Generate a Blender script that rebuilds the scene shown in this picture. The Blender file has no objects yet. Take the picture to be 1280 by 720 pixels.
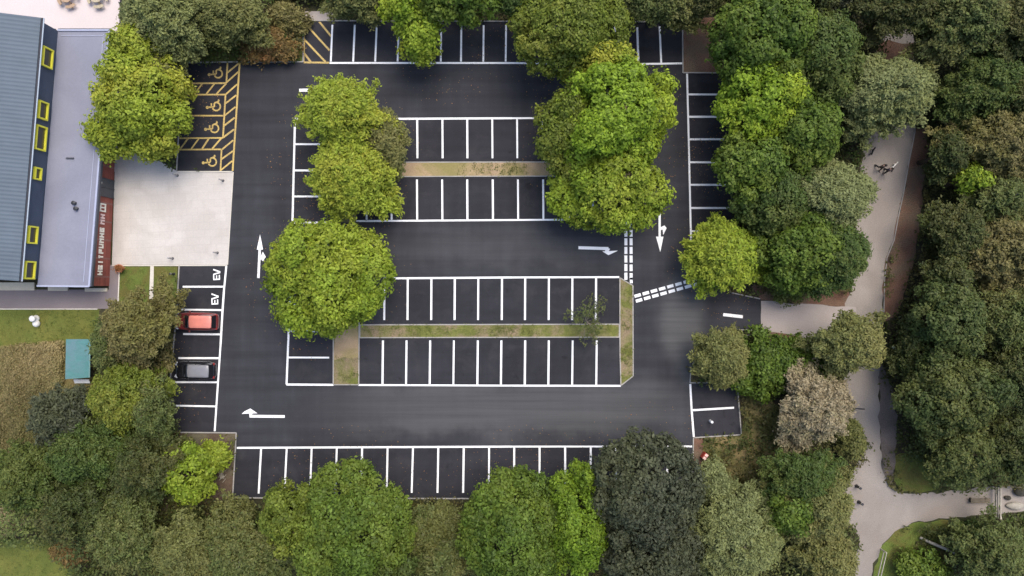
import bpy, bmesh, math, random
import numpy as np
from mathutils import Vector, Matrix
R = math.radians
random.seed(7)
scene = bpy.context.scene
COL = scene.collection
H = 70.0                      # height of the drone above the car park, metres
S = 100.0 / 1280.0            # metres on the ground per survey unit

def P(x, y, z=0.0):
    """survey unit (1280 x 720 plan) -> a point of the site at height z"""
    k = S * (H - z) / H
    return Vector(((x - 640) * k, (360 - y) * k, z))

# ------------------------------------------------------------------ objects
def tag(o, label=None, cat=None, group=None, kind=None):
    if label: o['label'] = label
    if cat: o['category'] = cat
    if group: o['group'] = group
    if kind: o['kind'] = kind
    return o

def empty(name, loc=(0, 0, 0), rz=0.0):
    o = bpy.data.objects.new(name, None)
    o.empty_display_size = 0.2
    o.location = loc
    o.rotation_euler.z = rz
    COL.objects.link(o)
    return o

class MB:
    """collects shapes and links them as ONE mesh object"""
    def __init__(self):
        self.v = []; self.f = []; self.m = []
        self.mi = 0
    def add(self, vs, fs):
        b = len(self.v)
        self.v += [tuple(p) for p in vs]
        for f in fs:
            self.f.append(tuple(b + i for i in f)); self.m.append(self.mi)
    def poly(self, pts):
        self.add(pts, [tuple(range(len(pts)))])
    def box(self, c, s, rz=0.0, rot=None):
        M = rot if rot is not None else Matrix.Rotation(rz, 3, 'Z')
        c = Vector(c); hx, hy, hz = s[0] / 2, s[1] / 2, s[2] / 2
        vs = [c + M @ Vector((x * hx, y * hy, z * hz)) for z in (-1, 1) for y in (-1, 1) for x in (-1, 1)]
        self.add(vs, [(0, 2, 3, 1), (4, 5, 7, 6), (0, 1, 5, 4), (2, 6, 7, 3), (0, 4, 6, 2), (1, 3, 7, 5)])
    def bar(self, a, b, w, h):
        a = Vector(a); b = Vector(b); d = b - a; L = d.length
        if L < 1e-6: return
        x = d / L; up = Vector((0, 0, 1))
        if abs(x.dot(up)) > .99: up = Vector((0, 1, 0))
        y = up.cross(x).normalized(); z = x.cross(y)
        M = Matrix((x, y, z)).transposed()
        self.box((a + b) / 2, (L, w, h), rot=M)
    def tube(self, pts, rad, n=8, cap=True):
        rings = []
        pts = [Vector(p) for p in pts]
        for i, p in enumerate(pts):
            d = (pts[min(i + 1, len(pts) - 1)] - pts[max(i - 1, 0)]).normalized()
            u = Vector((0, 0, 1)) if abs(d.z) < .95 else Vector((1, 0, 0))
            a = u.cross(d).normalized(); b = d.cross(a)
            r = rad[i] if hasattr(rad, '__len__') else rad
            rings.append([p + (a * math.cos(t) + b * math.sin(t)) * r for t in [2 * math.pi * k / n for k in range(n)]])
        vs = [q for r_ in rings for q in r_]; fs = []
        for i in range(len(rings) - 1):
            for k in range(n):
                fs.append((i * n + k, i * n + (k + 1) % n, (i + 1) * n + (k + 1) % n, (i + 1) * n + k))
        if cap:
            fs.append(tuple(reversed(range(n)))); fs.append(tuple(range((len(rings) - 1) * n, len(rings) * n)))
        self.add(vs, fs)
    def lathe(self, c, prof, n=16):
        c = Vector(c); vs = []; fs = []
        for r, z in prof:
            for k in range(n):
                t = 2 * math.pi * k / n
                vs.append(c + Vector((r * math.cos(t), r * math.sin(t), z)))
        for i in range(len(prof) - 1):
            for k in range(n):
                fs.append((i * n + k, i * n + (k + 1) % n, (i + 1) * n + (k + 1) % n, (i + 1) * n + k))
        fs.append(tuple(reversed(range(n)))); fs.append(tuple(range((len(prof) - 1) * n, len(prof) * n)))
        self.add(vs, fs)
    def prism(self, pts, z0, z1):
        n = len(pts)
        vs = [(p[0], p[1], z0) for p in pts] + [(p[0], p[1], z1) for p in pts]
        fs = [tuple(reversed(range(n))), tuple(range(n, 2 * n))] + [(i, (i + 1) % n, n + (i + 1) % n, n + i) for i in range(n)]
        self.add(vs, fs)
    def line(self, a, b, w, z):
        """painted strip between two ground points"""
        a = Vector((a[0], a[1], 0)); b = Vector((b[0], b[1], 0)); d = b - a
        if d.length < 1e-6: return
        d.normalize(); n = Vector((-d.y, d.x, 0)) * (w / 2)
        vs = [a - n, b - n, b + n, a + n]
        self.add([(p.x, p.y, z) for p in vs], [(0, 1, 2, 3)])
    def build(self, name, mat, parent=None, loc=(0, 0, 0), smooth=False, bevel=0.0):
        me = bpy.data.meshes.new(name)
        me.from_pydata(self.v, [], self.f)
        mats = mat if isinstance(mat, (list, tuple)) else [mat]
        for m_ in mats: me.materials.append(m_)
        if len(mats) > 1:
            me.polygons.foreach_set('material_index', self.m)
        bm = bmesh.new(); bm.from_mesh(me)
        bmesh.ops.recalc_face_normals(bm, faces=bm.faces)
        bm.to_mesh(me); bm.free()
        if smooth:
            me.polygons.foreach_set('use_smooth', [True] * len(me.polygons))
        me.update()
        o = bpy.data.objects.new(name, me)
        o.location = loc
        COL.objects.link(o)
        if parent: o.parent = parent
        if bevel:
            b = o.modifiers.new('edge', 'BEVEL'); b.width = bevel; b.segments = 2; b.limit_method = 'ANGLE'
        return o

def copy_tree(o, parent=None):
    c = o.copy(); COL.objects.link(c)
    if parent: c.parent = parent
    for ch in list(o.children): copy_tree(ch, c)
    return c

# ---------------------------------------------------------------- materials
def new_mat(name):
    m = bpy.data.materials.new(name); m.use_nodes = True
    nt = m.node_tree
    return m, nt, nt.nodes['Principled BSDF']

def noise(nt, scale, detail=4, stretch=(1, 1, 1), rough=.55, off=(0, 0, 0), rot=0.0, dist=0.0):
    g = nt.nodes.new('ShaderNodeNewGeometry'); mp = nt.nodes.new('ShaderNodeMapping')
    mp.inputs['Scale'].default_value = stretch; mp.inputs['Location'].default_value = off
    mp.inputs['Rotation'].default_value = (0, 0, rot)
    n = nt.nodes.new('ShaderNodeTexNoise'); n.inputs['Scale'].default_value = scale
    n.inputs['Detail'].default_value = detail; n.inputs['Roughness'].default_value = rough
    n.inputs['Distortion'].default_value = dist
    nt.links.new(g.outputs['Position'], mp.inputs['Vector']); nt.links.new(mp.outputs['Vector'], n.inputs['Vector'])
    return n.outputs['Fac']

def ramp(nt, fac, stops):
    r = nt.nodes.new('ShaderNodeValToRGB'); e = r.color_ramp.elements
    while len(e) < len(stops): e.new(.5)
    for el, (p, c) in zip(e, stops):
        el.position = p; el.color = (c[0], c[1], c[2], 1)
    nt.links.new(fac, r.inputs['Fac'])
    return r.outputs['Color']

def mix(nt, fac, a, b, mode='MIX'):
    m = nt.nodes.new('ShaderNodeMix'); m.data_type = 'RGBA'; m.blend_type = mode
    for s, v in ((m.inputs[0], fac), (m.inputs[6], a), (m.inputs[7], b)):
        if isinstance(v, (int, float)): s.default_value = v
        elif isinstance(v, (tuple, list)): s.default_value = (*v[:3], 1)
        else: nt.links.new(v, s)
    return m.outputs[2]

def mul(c, k): return tuple(x * k for x in c)

def mat(name, c, var=.25, scale=1.0, rough=.8, stretch=(1, 1, 1), speck=.12, sscale=14, spec=.3, bump=0.0, metal=0.0, c2=None, cscale=.25):
    """a surface with broad and fine variation of its own colour"""
    m, nt, b = new_mat(name)
    f = noise(nt, scale, 5, stretch)
    col = ramp(nt, f, [(.28, mul(c, 1 - var)), (.72, mul(c, 1 + var))])
    if c2 is not None:
        f2 = noise(nt, cscale, 4, (1, 1, 1), .6, (13, 7, 3), dist=.6)
        col = mix(nt, ramp(nt, f2, [(.42, (0, 0, 0)), (.6, (1, 1, 1))]), col, c2)
    if speck:
        f3 = noise(nt, sscale, 3, (1, 1, 1), .7, (3, 1, 9))
        col = mix(nt, 1.0, col, ramp(nt, f3, [(.25, (1 - speck * 1.6,) * 3), (.75, (1 + speck,) * 3)]), 'MULTIPLY')
        if bump:
            bp = nt.nodes.new('ShaderNodeBump'); bp.inputs['Strength'].default_value = bump; bp.inputs['Distance'].default_value = .05
            nt.links.new(f3, bp.inputs['Height']); nt.links.new(bp.outputs['Normal'], b.inputs['Normal'])
    nt.links.new(col, b.inputs['Base Color'])
    b.inputs['Roughness'].default_value = rough
    b.inputs['Specular IOR Level'].default_value = spec
    b.inputs['Metallic'].default_value = metal
    return m

def plain(name, c, rough=.5, spec=.5, metal=0.0, coat=0.0):
    m = mat(name, c, .06, 3, rough, speck=.04, sscale=30, spec=spec, metal=metal)
    m.node_tree.nodes['Principled BSDF'].inputs['Coat Weight'].default_value = coat
    return m

def asphalt(name, c, streak, patch, wear=False):
    m, nt, b = new_mat(name)
    f = noise(nt, .12, 5, (1, 1, 1), .6, (4, 9, 0), dist=.8)
    col = ramp(nt, f, [(.3, mul(c, 1 - patch)), (.7, mul(c, 1 + patch))])
    g = noise(nt, 1.0, 5, (.05, 1.1, 1), .6, (0, 3, 0))      # paver streaks along the aisles
    col = mix(nt, 1.0, col, ramp(nt, g, [(.3, (1 - streak,) * 3), (.7, (1 + streak,) * 3)]), 'MULTIPLY')
    g2 = noise(nt, 1.0, 4, (1.2, .06, 1), .6, (9, 3, 0))
    col = mix(nt, 1.0, col, ramp(nt, g2, [(.3, (1 - streak * .6,) * 3), (.7, (1 + streak * .6,) * 3)]), 'MULTIPLY')
    h = noise(nt, 22, 3, (1, 1, 1), .8)
    col = mix(nt, 1.0, col, ramp(nt, h, [(.25, (.72,) * 3), (.75, (1.26,) * 3)]), 'MULTIPLY')
    # scattered grit and dust
    d = noise(nt, 3.2, 6, (1, 1, 1), .75, (2, 2, 2))
    col = mix(nt, ramp(nt, d, [(.6, (0, 0, 0)), (.78, (.35,) * 3)]), col, (.085, .08, .078))
    if not wear:
        oil = noise(nt, .95, 3, (1, 1, 1), .5, (21, 5, 2), dist=.4)
        col = mix(nt, ramp(nt, oil, [(.66, (0, 0, 0)), (.74, (.55,) * 3)]), col, (.009, .009, .01))
        dusty = noise(nt, .5, 5, (1, 1, 1), .65, (2, 31, 4), dist=.5)
        col = mix(nt, ramp(nt, dusty, [(.52, (0, 0, 0)), (.75, (.4,) * 3)]), col, (.062, .06, .06))
    if wear:
        g0 = nt.nodes.new('ShaderNodeNewGeometry'); sp = nt.nodes.new('ShaderNodeSeparateXYZ'); nt.links.new(g0.outputs['Position'], sp.inputs[0])
        def mth(op, a, b_=0.0, c_=0.0):
            n = nt.nodes.new('ShaderNodeMath'); n.operation = op
            for i_, v in enumerate((a, b_, c_)):
                if isinstance(v, (int, float)): n.inputs[i_].default_value = v
                else: nt.links.new(v, n.inputs[i_])
            return n.outputs[0]
        def band(v, c_, h_): # 1 on the wheel track, fading out at its edges
            n = nt.nodes.new('ShaderNodeMapRange'); n.interpolation_type = 'SMOOTHERSTEP'
            nt.links.new(mth('ABSOLUTE', mth('SUBTRACT', v, c_)), n.inputs[0]); n.inputs[1].default_value = h_; n.inputs[2].default_value = h_ * .25
            return n.outputs[0]
        wob = mth('MULTIPLY', mth('SUBTRACT', noise(nt, .25, 4, (1, 1, 1), .6, (8, 8, 8)), .5), 5.0)
        low = mth('MULTIPLY', band(mth('ADD', sp.outputs[1], wob), -11.6, 4.0), band(sp.outputs[0], 0.0, 26.0))
        mid = mth('MULTIPLY', band(mth('ADD', sp.outputs[1], wob), 4.0, 3.0), band(sp.outputs[0], 0.0, 16.0))
        dx = mth('SUBTRACT', sp.outputs[0], 22.5); dy = mth('SUBTRACT', sp.outputs[1], -3.0)
        rad = mth('SQRT', mth('ADD', mth('MULTIPLY', dx, dx), mth('MULTIPLY', dy, dy)))
        arc = mth('MULTIPLY', band(mth('ADD', rad, mth('MULTIPLY', wob, .3)), 6.0, 3.2), band(sp.outputs[0], 15.5, 6.0))
        tot = mth('MINIMUM', mth('ADD', mth('ADD', mth('MULTIPLY', low, .8), mth('MULTIPLY', mid, .35)), mth('MULTIPLY', arc, 1.0)), 1.0)
        st_ = noise(nt, 1.0, 5, (.04, 1.6, 1), .65, (1, 8, 0))
        col = mix(nt, mth('MULTIPLY', tot, ramp(nt, st_, [(.3, (.45,) * 3), (.7, (1,) * 3)])), col, (.098, .098, .097))
    nt.links.new(col, b.inputs['Base Color'])
    b.inputs['Roughness'].default_value = .82; b.inputs['Specular IOR Level'].default_value = .25
    bp = nt.nodes.new('ShaderNodeBump'); bp.inputs['Strength'].default_value = .35; bp.inputs['Distance'].default_value = .02
    nt.links.new(h, bp.inputs['Height']); nt.links.new(bp.outputs['Normal'], b.inputs['Normal'])
    return m

def paint(name, c, worn, under=(.06, .06, .065)):
    m, nt, b = new_mat(name)
    f = noise(nt, 9, 6, (1, 1, 1), .75)
    g = noise(nt, .35, 3, (1, 1, 1), .5, (5, 5, 5))
    w = nt.nodes.new('ShaderNodeMath'); w.operation = 'MULTIPLY_ADD'; nt.links.new(g, w.inputs[0]); w.inputs[1].default_value = .35
    nt.links.new(f, w.inputs[2])
    k = ramp(nt, w.outputs[0], [(worn, (0, 0, 0)), (worn + .16, (1, 1, 1))])
    col = mix(nt, k, c, tuple(a * .45 + u * .55 for a, u in zip(c, under)))
    nt.links.new(col, b.inputs['Base Color']); b.inputs['Roughness'].default_value = .7
    return m

def leafmat(name, c0, c1, c2, trans=.28):
    """foliage: leaf to leaf variation (tint) and patches of another hue (patch)"""
    m, nt, b = new_mat(name)
    a = nt.nodes.new('ShaderNodeAttribute'); a.attribute_name = 'tint'
    p = nt.nodes.new('ShaderNodeAttribute'); p.attribute_name = 'patch'
    col = ramp(nt, a.outputs['Fac'], [(0, c0), (1, c1)])
    col = mix(nt, p.outputs['Fac'], col, c2)
    col = mix(nt, 1.0, col, ramp(nt, a.outputs['Fac'], [(0, (.6,) * 3), (1, (1.35,) * 3)]), 'MULTIPLY')
    nt.links.new(col, b.inputs['Base Color'])
    b.inputs['Roughness'].default_value = .55; b.inputs['Specular IOR Level'].default_value = .25
    t = nt.nodes.new('ShaderNodeBsdfTranslucent'); nt.links.new(col, t.inputs['Color'])
    ms = nt.nodes.new('ShaderNodeMixShader'); ms.inputs[0].default_value = trans
    nt.links.new(b.outputs[0], ms.inputs[1]); nt.links.new(t.outputs[0], ms.inputs[2])
    nt.links.new(ms.outputs[0], nt.nodes['Material Output'].inputs['Surface'])
    return m

def sheetmetal(name, c, period, ang, depth=.35):
    """ribbed roof sheet: narrow standing ribs across the fall"""
    m, nt, b = new_mat(name)
    g = nt.nodes.new('ShaderNodeNewGeometry'); mp = nt.nodes.new('ShaderNodeMapping')
    mp.inputs['Rotation'].default_value = (0, 0, ang)
    w = nt.nodes.new('ShaderNodeTexWave'); w.bands_direction = 'Y'; w.inputs['Scale'].default_value = .314 / period
    w.inputs['Distortion'].default_value = .15
    nt.links.new(g.outputs['Position'], mp.inputs['Vector']); nt.links.new(mp.outputs['Vector'], w.inputs['Vector'])
    f = noise(nt, .5, 5, (1, 1, 1), .6)
    col = ramp(nt, f, [(.3, mul(c, .9)), (.7, mul(c, 1.1))])
    col = mix(nt, 1.0, col, ramp(nt, w.outputs['Fac'], [(0, (.9,) * 3), (.75, (1,) * 3), (1, (1.06,) * 3)]), 'MULTIPLY')
    nt.links.new(col, b.inputs['Base Color'])
    bp = nt.nodes.new('ShaderNodeBump'); bp.inputs['Strength'].default_value = depth; bp.inputs['Distance'].default_value = .04
    nt.links.new(w.outputs['Fac'], bp.inputs['Height']); nt.links.new(bp.outputs['Normal'], b.inputs['Normal'])
    b.inputs['Roughness'].default_value = .5
    return m

def brickwall(name, c, mortar):
    m, nt, b = new_mat(name)
    g = nt.nodes.new('ShaderNodeNewGeometry'); mp = nt.nodes.new('ShaderNodeMapping')
    mp.inputs['Rotation'].default_value = (R(90), 0, R(90))
    br = nt.nodes.new('ShaderNodeTexBrick'); br.inputs['Scale'].default_value = 3.2
    br.inputs['Color1'].default_value = (*c, 1); br.inputs['Color2'].default_value = (*mul(c, .75), 1)
    br.inputs['Mortar'].default_value = (*mortar, 1); br.inputs['Mortar Size'].default_value = .012
    nt.links.new(g.outputs['Position'], mp.inputs['Vector']); nt.links.new(mp.outputs['Vector'], br.inputs['Vector'])
    f = noise(nt, 1.2, 5)
    nt.links.new(mix(nt, 1.0, br.outputs['Color'], ramp(nt, f, [(.3, (.85,) * 3), (.7, (1.15,) * 3)]), 'MULTIPLY'), b.inputs['Base Color'])
    b.inputs['Roughness'].default_value = .85
    return m

M = {}
M['soil'] = mat('forest_soil', (.05, .042, .026), .35, .5, .95, speck=.3, sscale=9, c2=(.045, .052, .02), cscale=.15, bump=.6)
M['lawn'] = mat('lawn_grass', (.115, .14, .028), .22, .35, .95, speck=.25, sscale=16, c2=(.16, .16, .035), cscale=.16, bump=.5)
M['lawn_dark'] = mat('verge_grass', (.115, .155, .03), .28, .5, .95, speck=.28, sscale=12, c2=(.125, .115, .03), cscale=.4, bump=.5)
M['meadow'] = mat('dry_meadow_soil', (.22, .17, .075), .3, .5, .95, speck=.25, sscale=10, c2=(.14, .14, .045), cscale=.3, bump=.6)
M['brown'] = mat('bare_brown_soil', (.115, .08, .055), .3, .6, .95, speck=.3, sscale=10, c2=(.135, .12, .075), cscale=.35, bump=.5)
M['redsoil'] = mat('red_brown_bark_mulch', (.19, .105, .07), .3, .6, .95, speck=.35, sscale=10, c2=(.16, .115, .078), cscale=.35, bump=.6)
M['tansoil'] = mat('dry_tan_soil', (.4, .29, .175), .2, .6, .95, speck=.22, sscale=12, c2=(.27, .23, .09), cscale=.22, bump=.4)
M['island'] = mat('island_grass_and_soil', (.15, .16, .04), .3, .5, .95, speck=.3, sscale=10, c2=(.26, .2, .12), cscale=.5, bump=.5)
M['asphalt'] = asphalt('aisle_asphalt', (.0335, .034, .0395), .2, .26, True)
M['bays'] = asphalt('bay_asphalt', (.026, .0258, .031), .14, .3)
M['white'] = paint('white_road_paint', (.88, .88, .87), .73)
M['yellow'] = paint('yellow_road_paint', (.62, .44, .13), .62)
M['plaza'] = mat('pale_concrete_paving', (.555, .52, .475), .06, .3, .85, speck=.06, sscale=7, c2=(.495, .46, .415), cscale=.3)
def joints(m, size, k, ang):
    nt = m.node_tree; b = nt.nodes['Principled BSDF']; old = b.inputs['Base Color'].links[0].from_socket
    g = nt.nodes.new('ShaderNodeNewGeometry'); mp = nt.nodes.new('ShaderNodeMapping'); mp.inputs['Rotation'].default_value = (0, 0, ang)
    br = nt.nodes.new('ShaderNodeTexBrick'); br.inputs['Scale'].default_value = 1 / size; br.inputs['Mortar Size'].default_value = .012
    br.inputs['Brick Width'].default_value = 1.0; br.inputs['Row Height'].default_value = .66
    br.inputs['Color1'].default_value = (1, 1, 1, 1); br.inputs['Color2'].default_value = (.965, .96, .955, 1); br.inputs['Mortar'].default_value = (k, k, k, 1)
    nt.links.new(g.outputs['Position'], mp.inputs['Vector']); nt.links.new(mp.outputs['Vector'], br.inputs['Vector'])
    nt.links.new(mix(nt, 1.0, old, br.outputs['Color'], 'MULTIPLY'), b.inputs['Base Color'])
joints(M['plaza'], 1.1, .86, R(-3))
M['terrace'] = mat('pale_pink_terrace_paving', (.62, .55, .535), .05, .3, .85, speck=.05, sscale=7)
M['path'] = mat('grey_pink_gravel_path', (.31, .275, .24), .14, .25, .95, (1, .3, 1), speck=.16, sscale=11, c2=(.265, .23, .2), cscale=.12, bump=.3)
M['pathpale'] = mat('pale_concrete_apron', (.37, .325, .3), .08, .4, .9, speck=.1, sscale=9)
M['mauve'] = mat('mauve_grey_tarmac', (.225, .19, .19), .1, .4, .9, speck=.12, sscale=14)
M['verge'] = mat('dark_grey_verge_soil', (.15, .125, .11), .3, .4, .95, speck=.25, sscale=9)
M['kerb'] = mat('concrete_kerb', (.36, .34, .31), .15, .8, .9, speck=.15, sscale=10)
M['kerbpale'] = mat('pale_kerb_edging', (.6, .56, .48), .12, .8, .9, speck=.1, sscale=10)

# =================================================================== GROUND
def ragged(pts, amp, seed, step=8.0):
    rr = random.Random(seed); q = []
    for (x0, y0), (x1, y1) in zip(pts, pts[1:] + pts[:1]):
        L = math.hypot(x1 - x0, y1 - y0); n = max(1, int(L / step))
        for i in range(n):
            t = i / n; a_ = amp if 0 < i else amp * .3
            q.append((x0 + (x1 - x0) * t + rr.gauss(0, a_), y0 + (y1 - y0) * t + rr.gauss(0, a_)))
    return q
RAG = {'lawn': 1.2, 'meadow': 3, 'lawn_clearing': 2.5, 'bare_soil': .5, 'mulch_bed': .4, 'bare_bank': .5, 'soil_verge': .6, 'soil_corner': .8, 'mulch_strip': 1.2, 'mulch_edge': 1.5,
       'gravel_path': 1.1, 'soil_bank': 1.3, 'path_shoulder': 1.2, 'grass_patch': 1.2, 'grass_slope': 1.2, 'concrete_apron': .5, 'soil_clearing': 1.5}
def sheet(name, pts, z, m, parent=None):
    if name in RAG: pts = ragged(list(pts), RAG[name], len(pts) * 7 + int(pts[0][0]))
    b = MB(); b.poly([P(x, y, 0) + Vector((0, 0, z)) for x, y in pts])
    o = b.build(name, m, parent)
    if not parent: tag(o, kind='structure')
    return o

g = MB(); g.poly([(-320, -320, -.03), (320, -320, -.03), (320, 320, -.03), (-320, 320, -.03)])
tag(g.build('ground', M['soil']), kind='structure')

ASPHALT = [(379, 26), (853, 28), (853.5, 91), (918, 92), (918, 300), (864, 306), (868, 322), (885, 350), (915, 366), (951, 374), (951, 413),
           (918, 412), (890, 420), (872, 440), (863.5, 462), (862.5, 479), (921, 478), (926, 543), (866.5, 546.5), (865.5, 616), (740, 623), (291, 621.5), (296, 541),
           (210, 539.5), (213, 480), (222, 386), (225, 331), (284, 331), (291, 214.3), (221, 214), (226, 118), (235, 79), (300, 78), (379, 78)]
PLAZA = [(140, 331), (144, 196), (158, 188), (172, 184), (221.5, 214.3), (291, 214.3), (284.3, 331)]
carpark = sheet('car_park', ASPHALT, 0.0, M['asphalt'])

def bays(pts): return sheet('parking_bays', pts, .004, M['bays'])
bays([(413, 27), (852, 29), (852, 79), (413, 78)])
bays([(380, 27), (412, 27), (411, 78), (379.5, 78)])
bays([(859, 93), (917, 93), (917, 299), (864, 304)])
bays([(863, 480), (920.5, 479), (925.5, 542.5), (867.5, 545.5)])
bays([(296, 560), (864.5, 558.5), (864.5, 615.5), (740, 622), (292, 620.5)])
bays([(225.5, 332), (283, 332), (268.5, 539), (211, 539)])
bays([(222, 213.5), (227, 118), (235.5, 80), (299.5, 79), (291, 213.5)])
bays([(369, 149), (417, 149), (417, 278), (366, 278)])
bays([(490, 149), (745, 147.5), (745, 201), (490, 202)])
bays([(446, 223), (745, 223), (745, 274.5), (446, 276)])
bays([(480.5, 348), (774, 347), (774, 403), (480.5, 404)])
bays([(449, 423.5), (774, 423.5), (775.5, 482), (449, 481.5)])
bays([(362, 384), (416, 384), (416, 481), (358.5, 480.5)])

# lawns, soil, paving, paths
sheet('terrace', [(-60, -50), (158, -50), (157, 46), (150, 150), (144, 215), (70, 215), (70, 36), (-60, 20)], -.012, M['terrace'])
sheet('plaza', PLAZA, .012, M['plaza'])
sheet('lawn', [(-60, 386), (124, 386), (124, 400), (112, 470), (60, 470), (-60, 470)], -.02, M['lawn'])
sheet('meadow', [(-60, 445), (84, 425), (120, 470), (110, 520), (70, 620), (-60, 640)], -.016, M['meadow'])
sheet('lawn_clearing', [(-60, 668), (60, 672), (95, 690), (100, 770), (-60, 770)], -.018, M['lawn'])
sheet('grass_strip', [(150, 333), (222, 333), (219, 400), (148, 400)], .006, M['lawn_dark'])
sheet('tarmac_path', [(-60, 362), (136, 362), (136.5, 331), (150, 331), (147, 386), (-60, 386)], -.006, M['mauve'])
sheet('concrete_strip', [(188, 332), (192.5, 332), (191.5, 376), (186.5, 376)], .02, M['kerbpale'])
sheet('bare_soil', [(209, 541), (295, 542), (290, 623), (205, 640)], -.012, M['brown'])
sheet('mulch_bed', [(854.5, 26), (900, 20), (905, 91), (855, 91)], -.012, M['redsoil'])
sheet('bare_bank', [(230, 60), (345, 10), (378, 26), (378, 77), (240, 77)], -.012, M['lawn_dark'])
sheet('concrete_landing', [(381, 14), (420, 14), (420, 25.5), (381, 25)], -.006, M['pathpale'])
sheet('soil_verge', [(867, 547.5), (927, 545), (935, 480), (990, 520), (985, 610), (930, 640), (866, 625)], -.012, M['meadow'])
sheet('soil_bed', [(867, 548), (879, 548), (878, 590), (867, 590)], -.006, M['redsoil'])
sheet('soil_corner', [(862.5, 476), (864, 462), (872, 442), (935, 440), (922, 476)], -.012, M['brown'])
sheet('mulch_strip', [(940, 358), (1060, 345), (1064, 385), (1010, 380), (951, 374)], -.012, M['redsoil'])
sheet('concrete_apron', [(951.3, 376), (966, 376), (982, 379), (1012, 380), (1070, 384), (1070, 420), (1010, 427), (996, 420), (951.3, 412)], -.004, M['pathpale'])
sheet('mulch_edge', [(951, 412), (996, 420), (1010, 427), (1000, 440), (948, 424)], -.012, M['redsoil'])
PATH = [(1106, 30), (1142, 30), (1143, 165), (1136, 200), (1129, 240), (1122, 272), (1117, 300), (1108, 322), (1105, 350), (1104, 390), (1101, 440), (1099, 480), (1100, 545), (1102, 585), (1112, 608), (1124, 615), (1150, 617.5), (1200, 613), (1240, 608),
        (1340, 596), (1340, 628), (1280, 639), (1240, 643), (1190, 647), (1140, 653), (1118, 664), (1102, 681), (1090, 720), (1080, 770), (1050, 770), (1068, 700), (1075, 672), (1050, 640),
        (1055, 612), (1072, 580), (1084, 555), (1060, 520), (1055, 470), (1056, 380), (1068, 340), (1070, 270), (1078, 200), (1085, 120), (1094, 70)]
sheet('gravel_path', PATH, -.008, M['path'])
sheet('soil_bank', [(1144, 160), (1163, 160), (1158, 215), (1150, 280), (1140, 335), (1122, 392), (1104, 405), (1105, 350), (1108, 322), (1117, 300), (1122, 272), (1129, 240), (1136, 200)], .0, M['redsoil'])
sheet('path_shoulder', [(1100, 450), (1110, 470), (1122, 520), (1119, 570), (1117, 598), (1112, 607), (1102, 585), (1100, 545), (1099, 480)], -.004, M['verge'])
sheet('grass_patch', [(1119, 570), (1160, 560), (1175, 612), (1150, 616.5), (1125, 614), (1118, 600)], -.014, M['lawn_dark'])
sheet('grass_slope', [(1103, 682), (1119, 665), (1142, 654), (1185, 650), (1185, 770), (1084, 770), (1092, 720)], -.014, M['lawn_dark'])
sheet('soil_clearing', [(1094, 52), (1142, 54), (1142, 78), (1092, 78)], -.004, M['redsoil'])

# planting islands: low mounds with concrete edging
def island(pts, m, h=.07):
    b = MB(); c = sum((Vector(p) for p in pts), Vector((0, 0))) / len(pts)
    inner = [(p[0] + (c.x - p[0]) * .02, p[1] + (c.y - p[1]) * .02) for p in pts]
    n = len(pts)
    vs = [P(x, y) + Vector((0, 0, .006)) for x, y in pts] + [P(x, y) + Vector((0, 0, h)) for x, y in pts]
    b.add(vs, [tuple(range(n, 2 * n))] + [(i, (i + 1) % n, n + (i + 1) % n, n + i) for i in range(n)])
    return tag(b.build('planting_island', m), kind='structure')
ISL = [[(446, 203), (745, 202.5), (745, 220), (446, 221)],
       [(450, 406), (774, 405.2), (774, 421.3), (450, 422)],
       [(774.8, 347.2), (791, 357), (791.3, 470), (776, 481.8), (774.8, 440)],
       [(416.8, 360), (449.2, 360), (448.6, 480.8), (416.8, 480.8)],
       [(417.5, 149), (445.5, 149), (445.5, 278), (417.5, 278)],
       [(746, 130), (788, 130), (788, 272), (746, 272)]]
island(ISL[0], M['tansoil']); island(ISL[1], M['island']); island(ISL[2], M['island'])
island(ISL[3], M['island']); island(ISL[4], M['island']); island(ISL[5], M['island'])
sheet('bare_soil', [(418, 405), (447.5, 405), (447.5, 446), (440, 449), (430, 446.5), (418, 450)], .076, M['tansoil'])

def kerb(pts, closed=False, m='kerb', w=.11, h=.1):
    b = MB()
    q = list(pts) + ([pts[0]] if closed else [])
    for i, (p0, p1) in enumerate(zip(q, q[1:])):
        a = P(*p0); c = P(*p1)
        hh = h + .003 * (i % 2)
        b.bar((a.x, a.y, hh / 2 - .01), (c.x, c.y, hh / 2 - .01), w, hh)
    return tag(b.build('kerb', M[m], bevel=.012), kind='structure')
kerb([(300, 77.5), (379, 77.5), (379.5, 26), (853, 27.5), (853.6, 91), (918, 91.3)])
kerb([(235, 78.4), (300, 77.4)]); kerb([(234.6, 79), (226, 118), (221, 213.5)])
kerb([(864, 306), (868, 322), (885, 350), (915, 366), (950, 373.5)])
kerb([(950, 413), (918, 412), (890, 420), (872, 440), (863.5, 462), (862.3, 478.4), (921.2, 477.4), (926.5, 543.3), (866.5, 547), (865.8, 616.5), (740, 623.6), (291, 622.2), (295.6, 541), (209.5, 540.3), (212.4, 480), (221.4, 386), (224.3, 331.5)])
kerb([(222, 214.5), (291, 214.7)], m='kerbpale'); kerb([(291.4, 215), (284.4, 331)], m='kerbpale', h=.02)
kerb([(140, 332), (284, 331.8)], m='kerbpale', h=.06)
kerb([(-60, 386.3), (122, 386.3)], m='kerbpale', h=.06)
kerb([(158, -40), (157.5, 44)], m='kerb'); kerb([(149.5, 334), (147.5, 386)], m='kerbpale', h=.06)
for I in ISL[:4]: kerb(I, True, h=.1)
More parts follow.
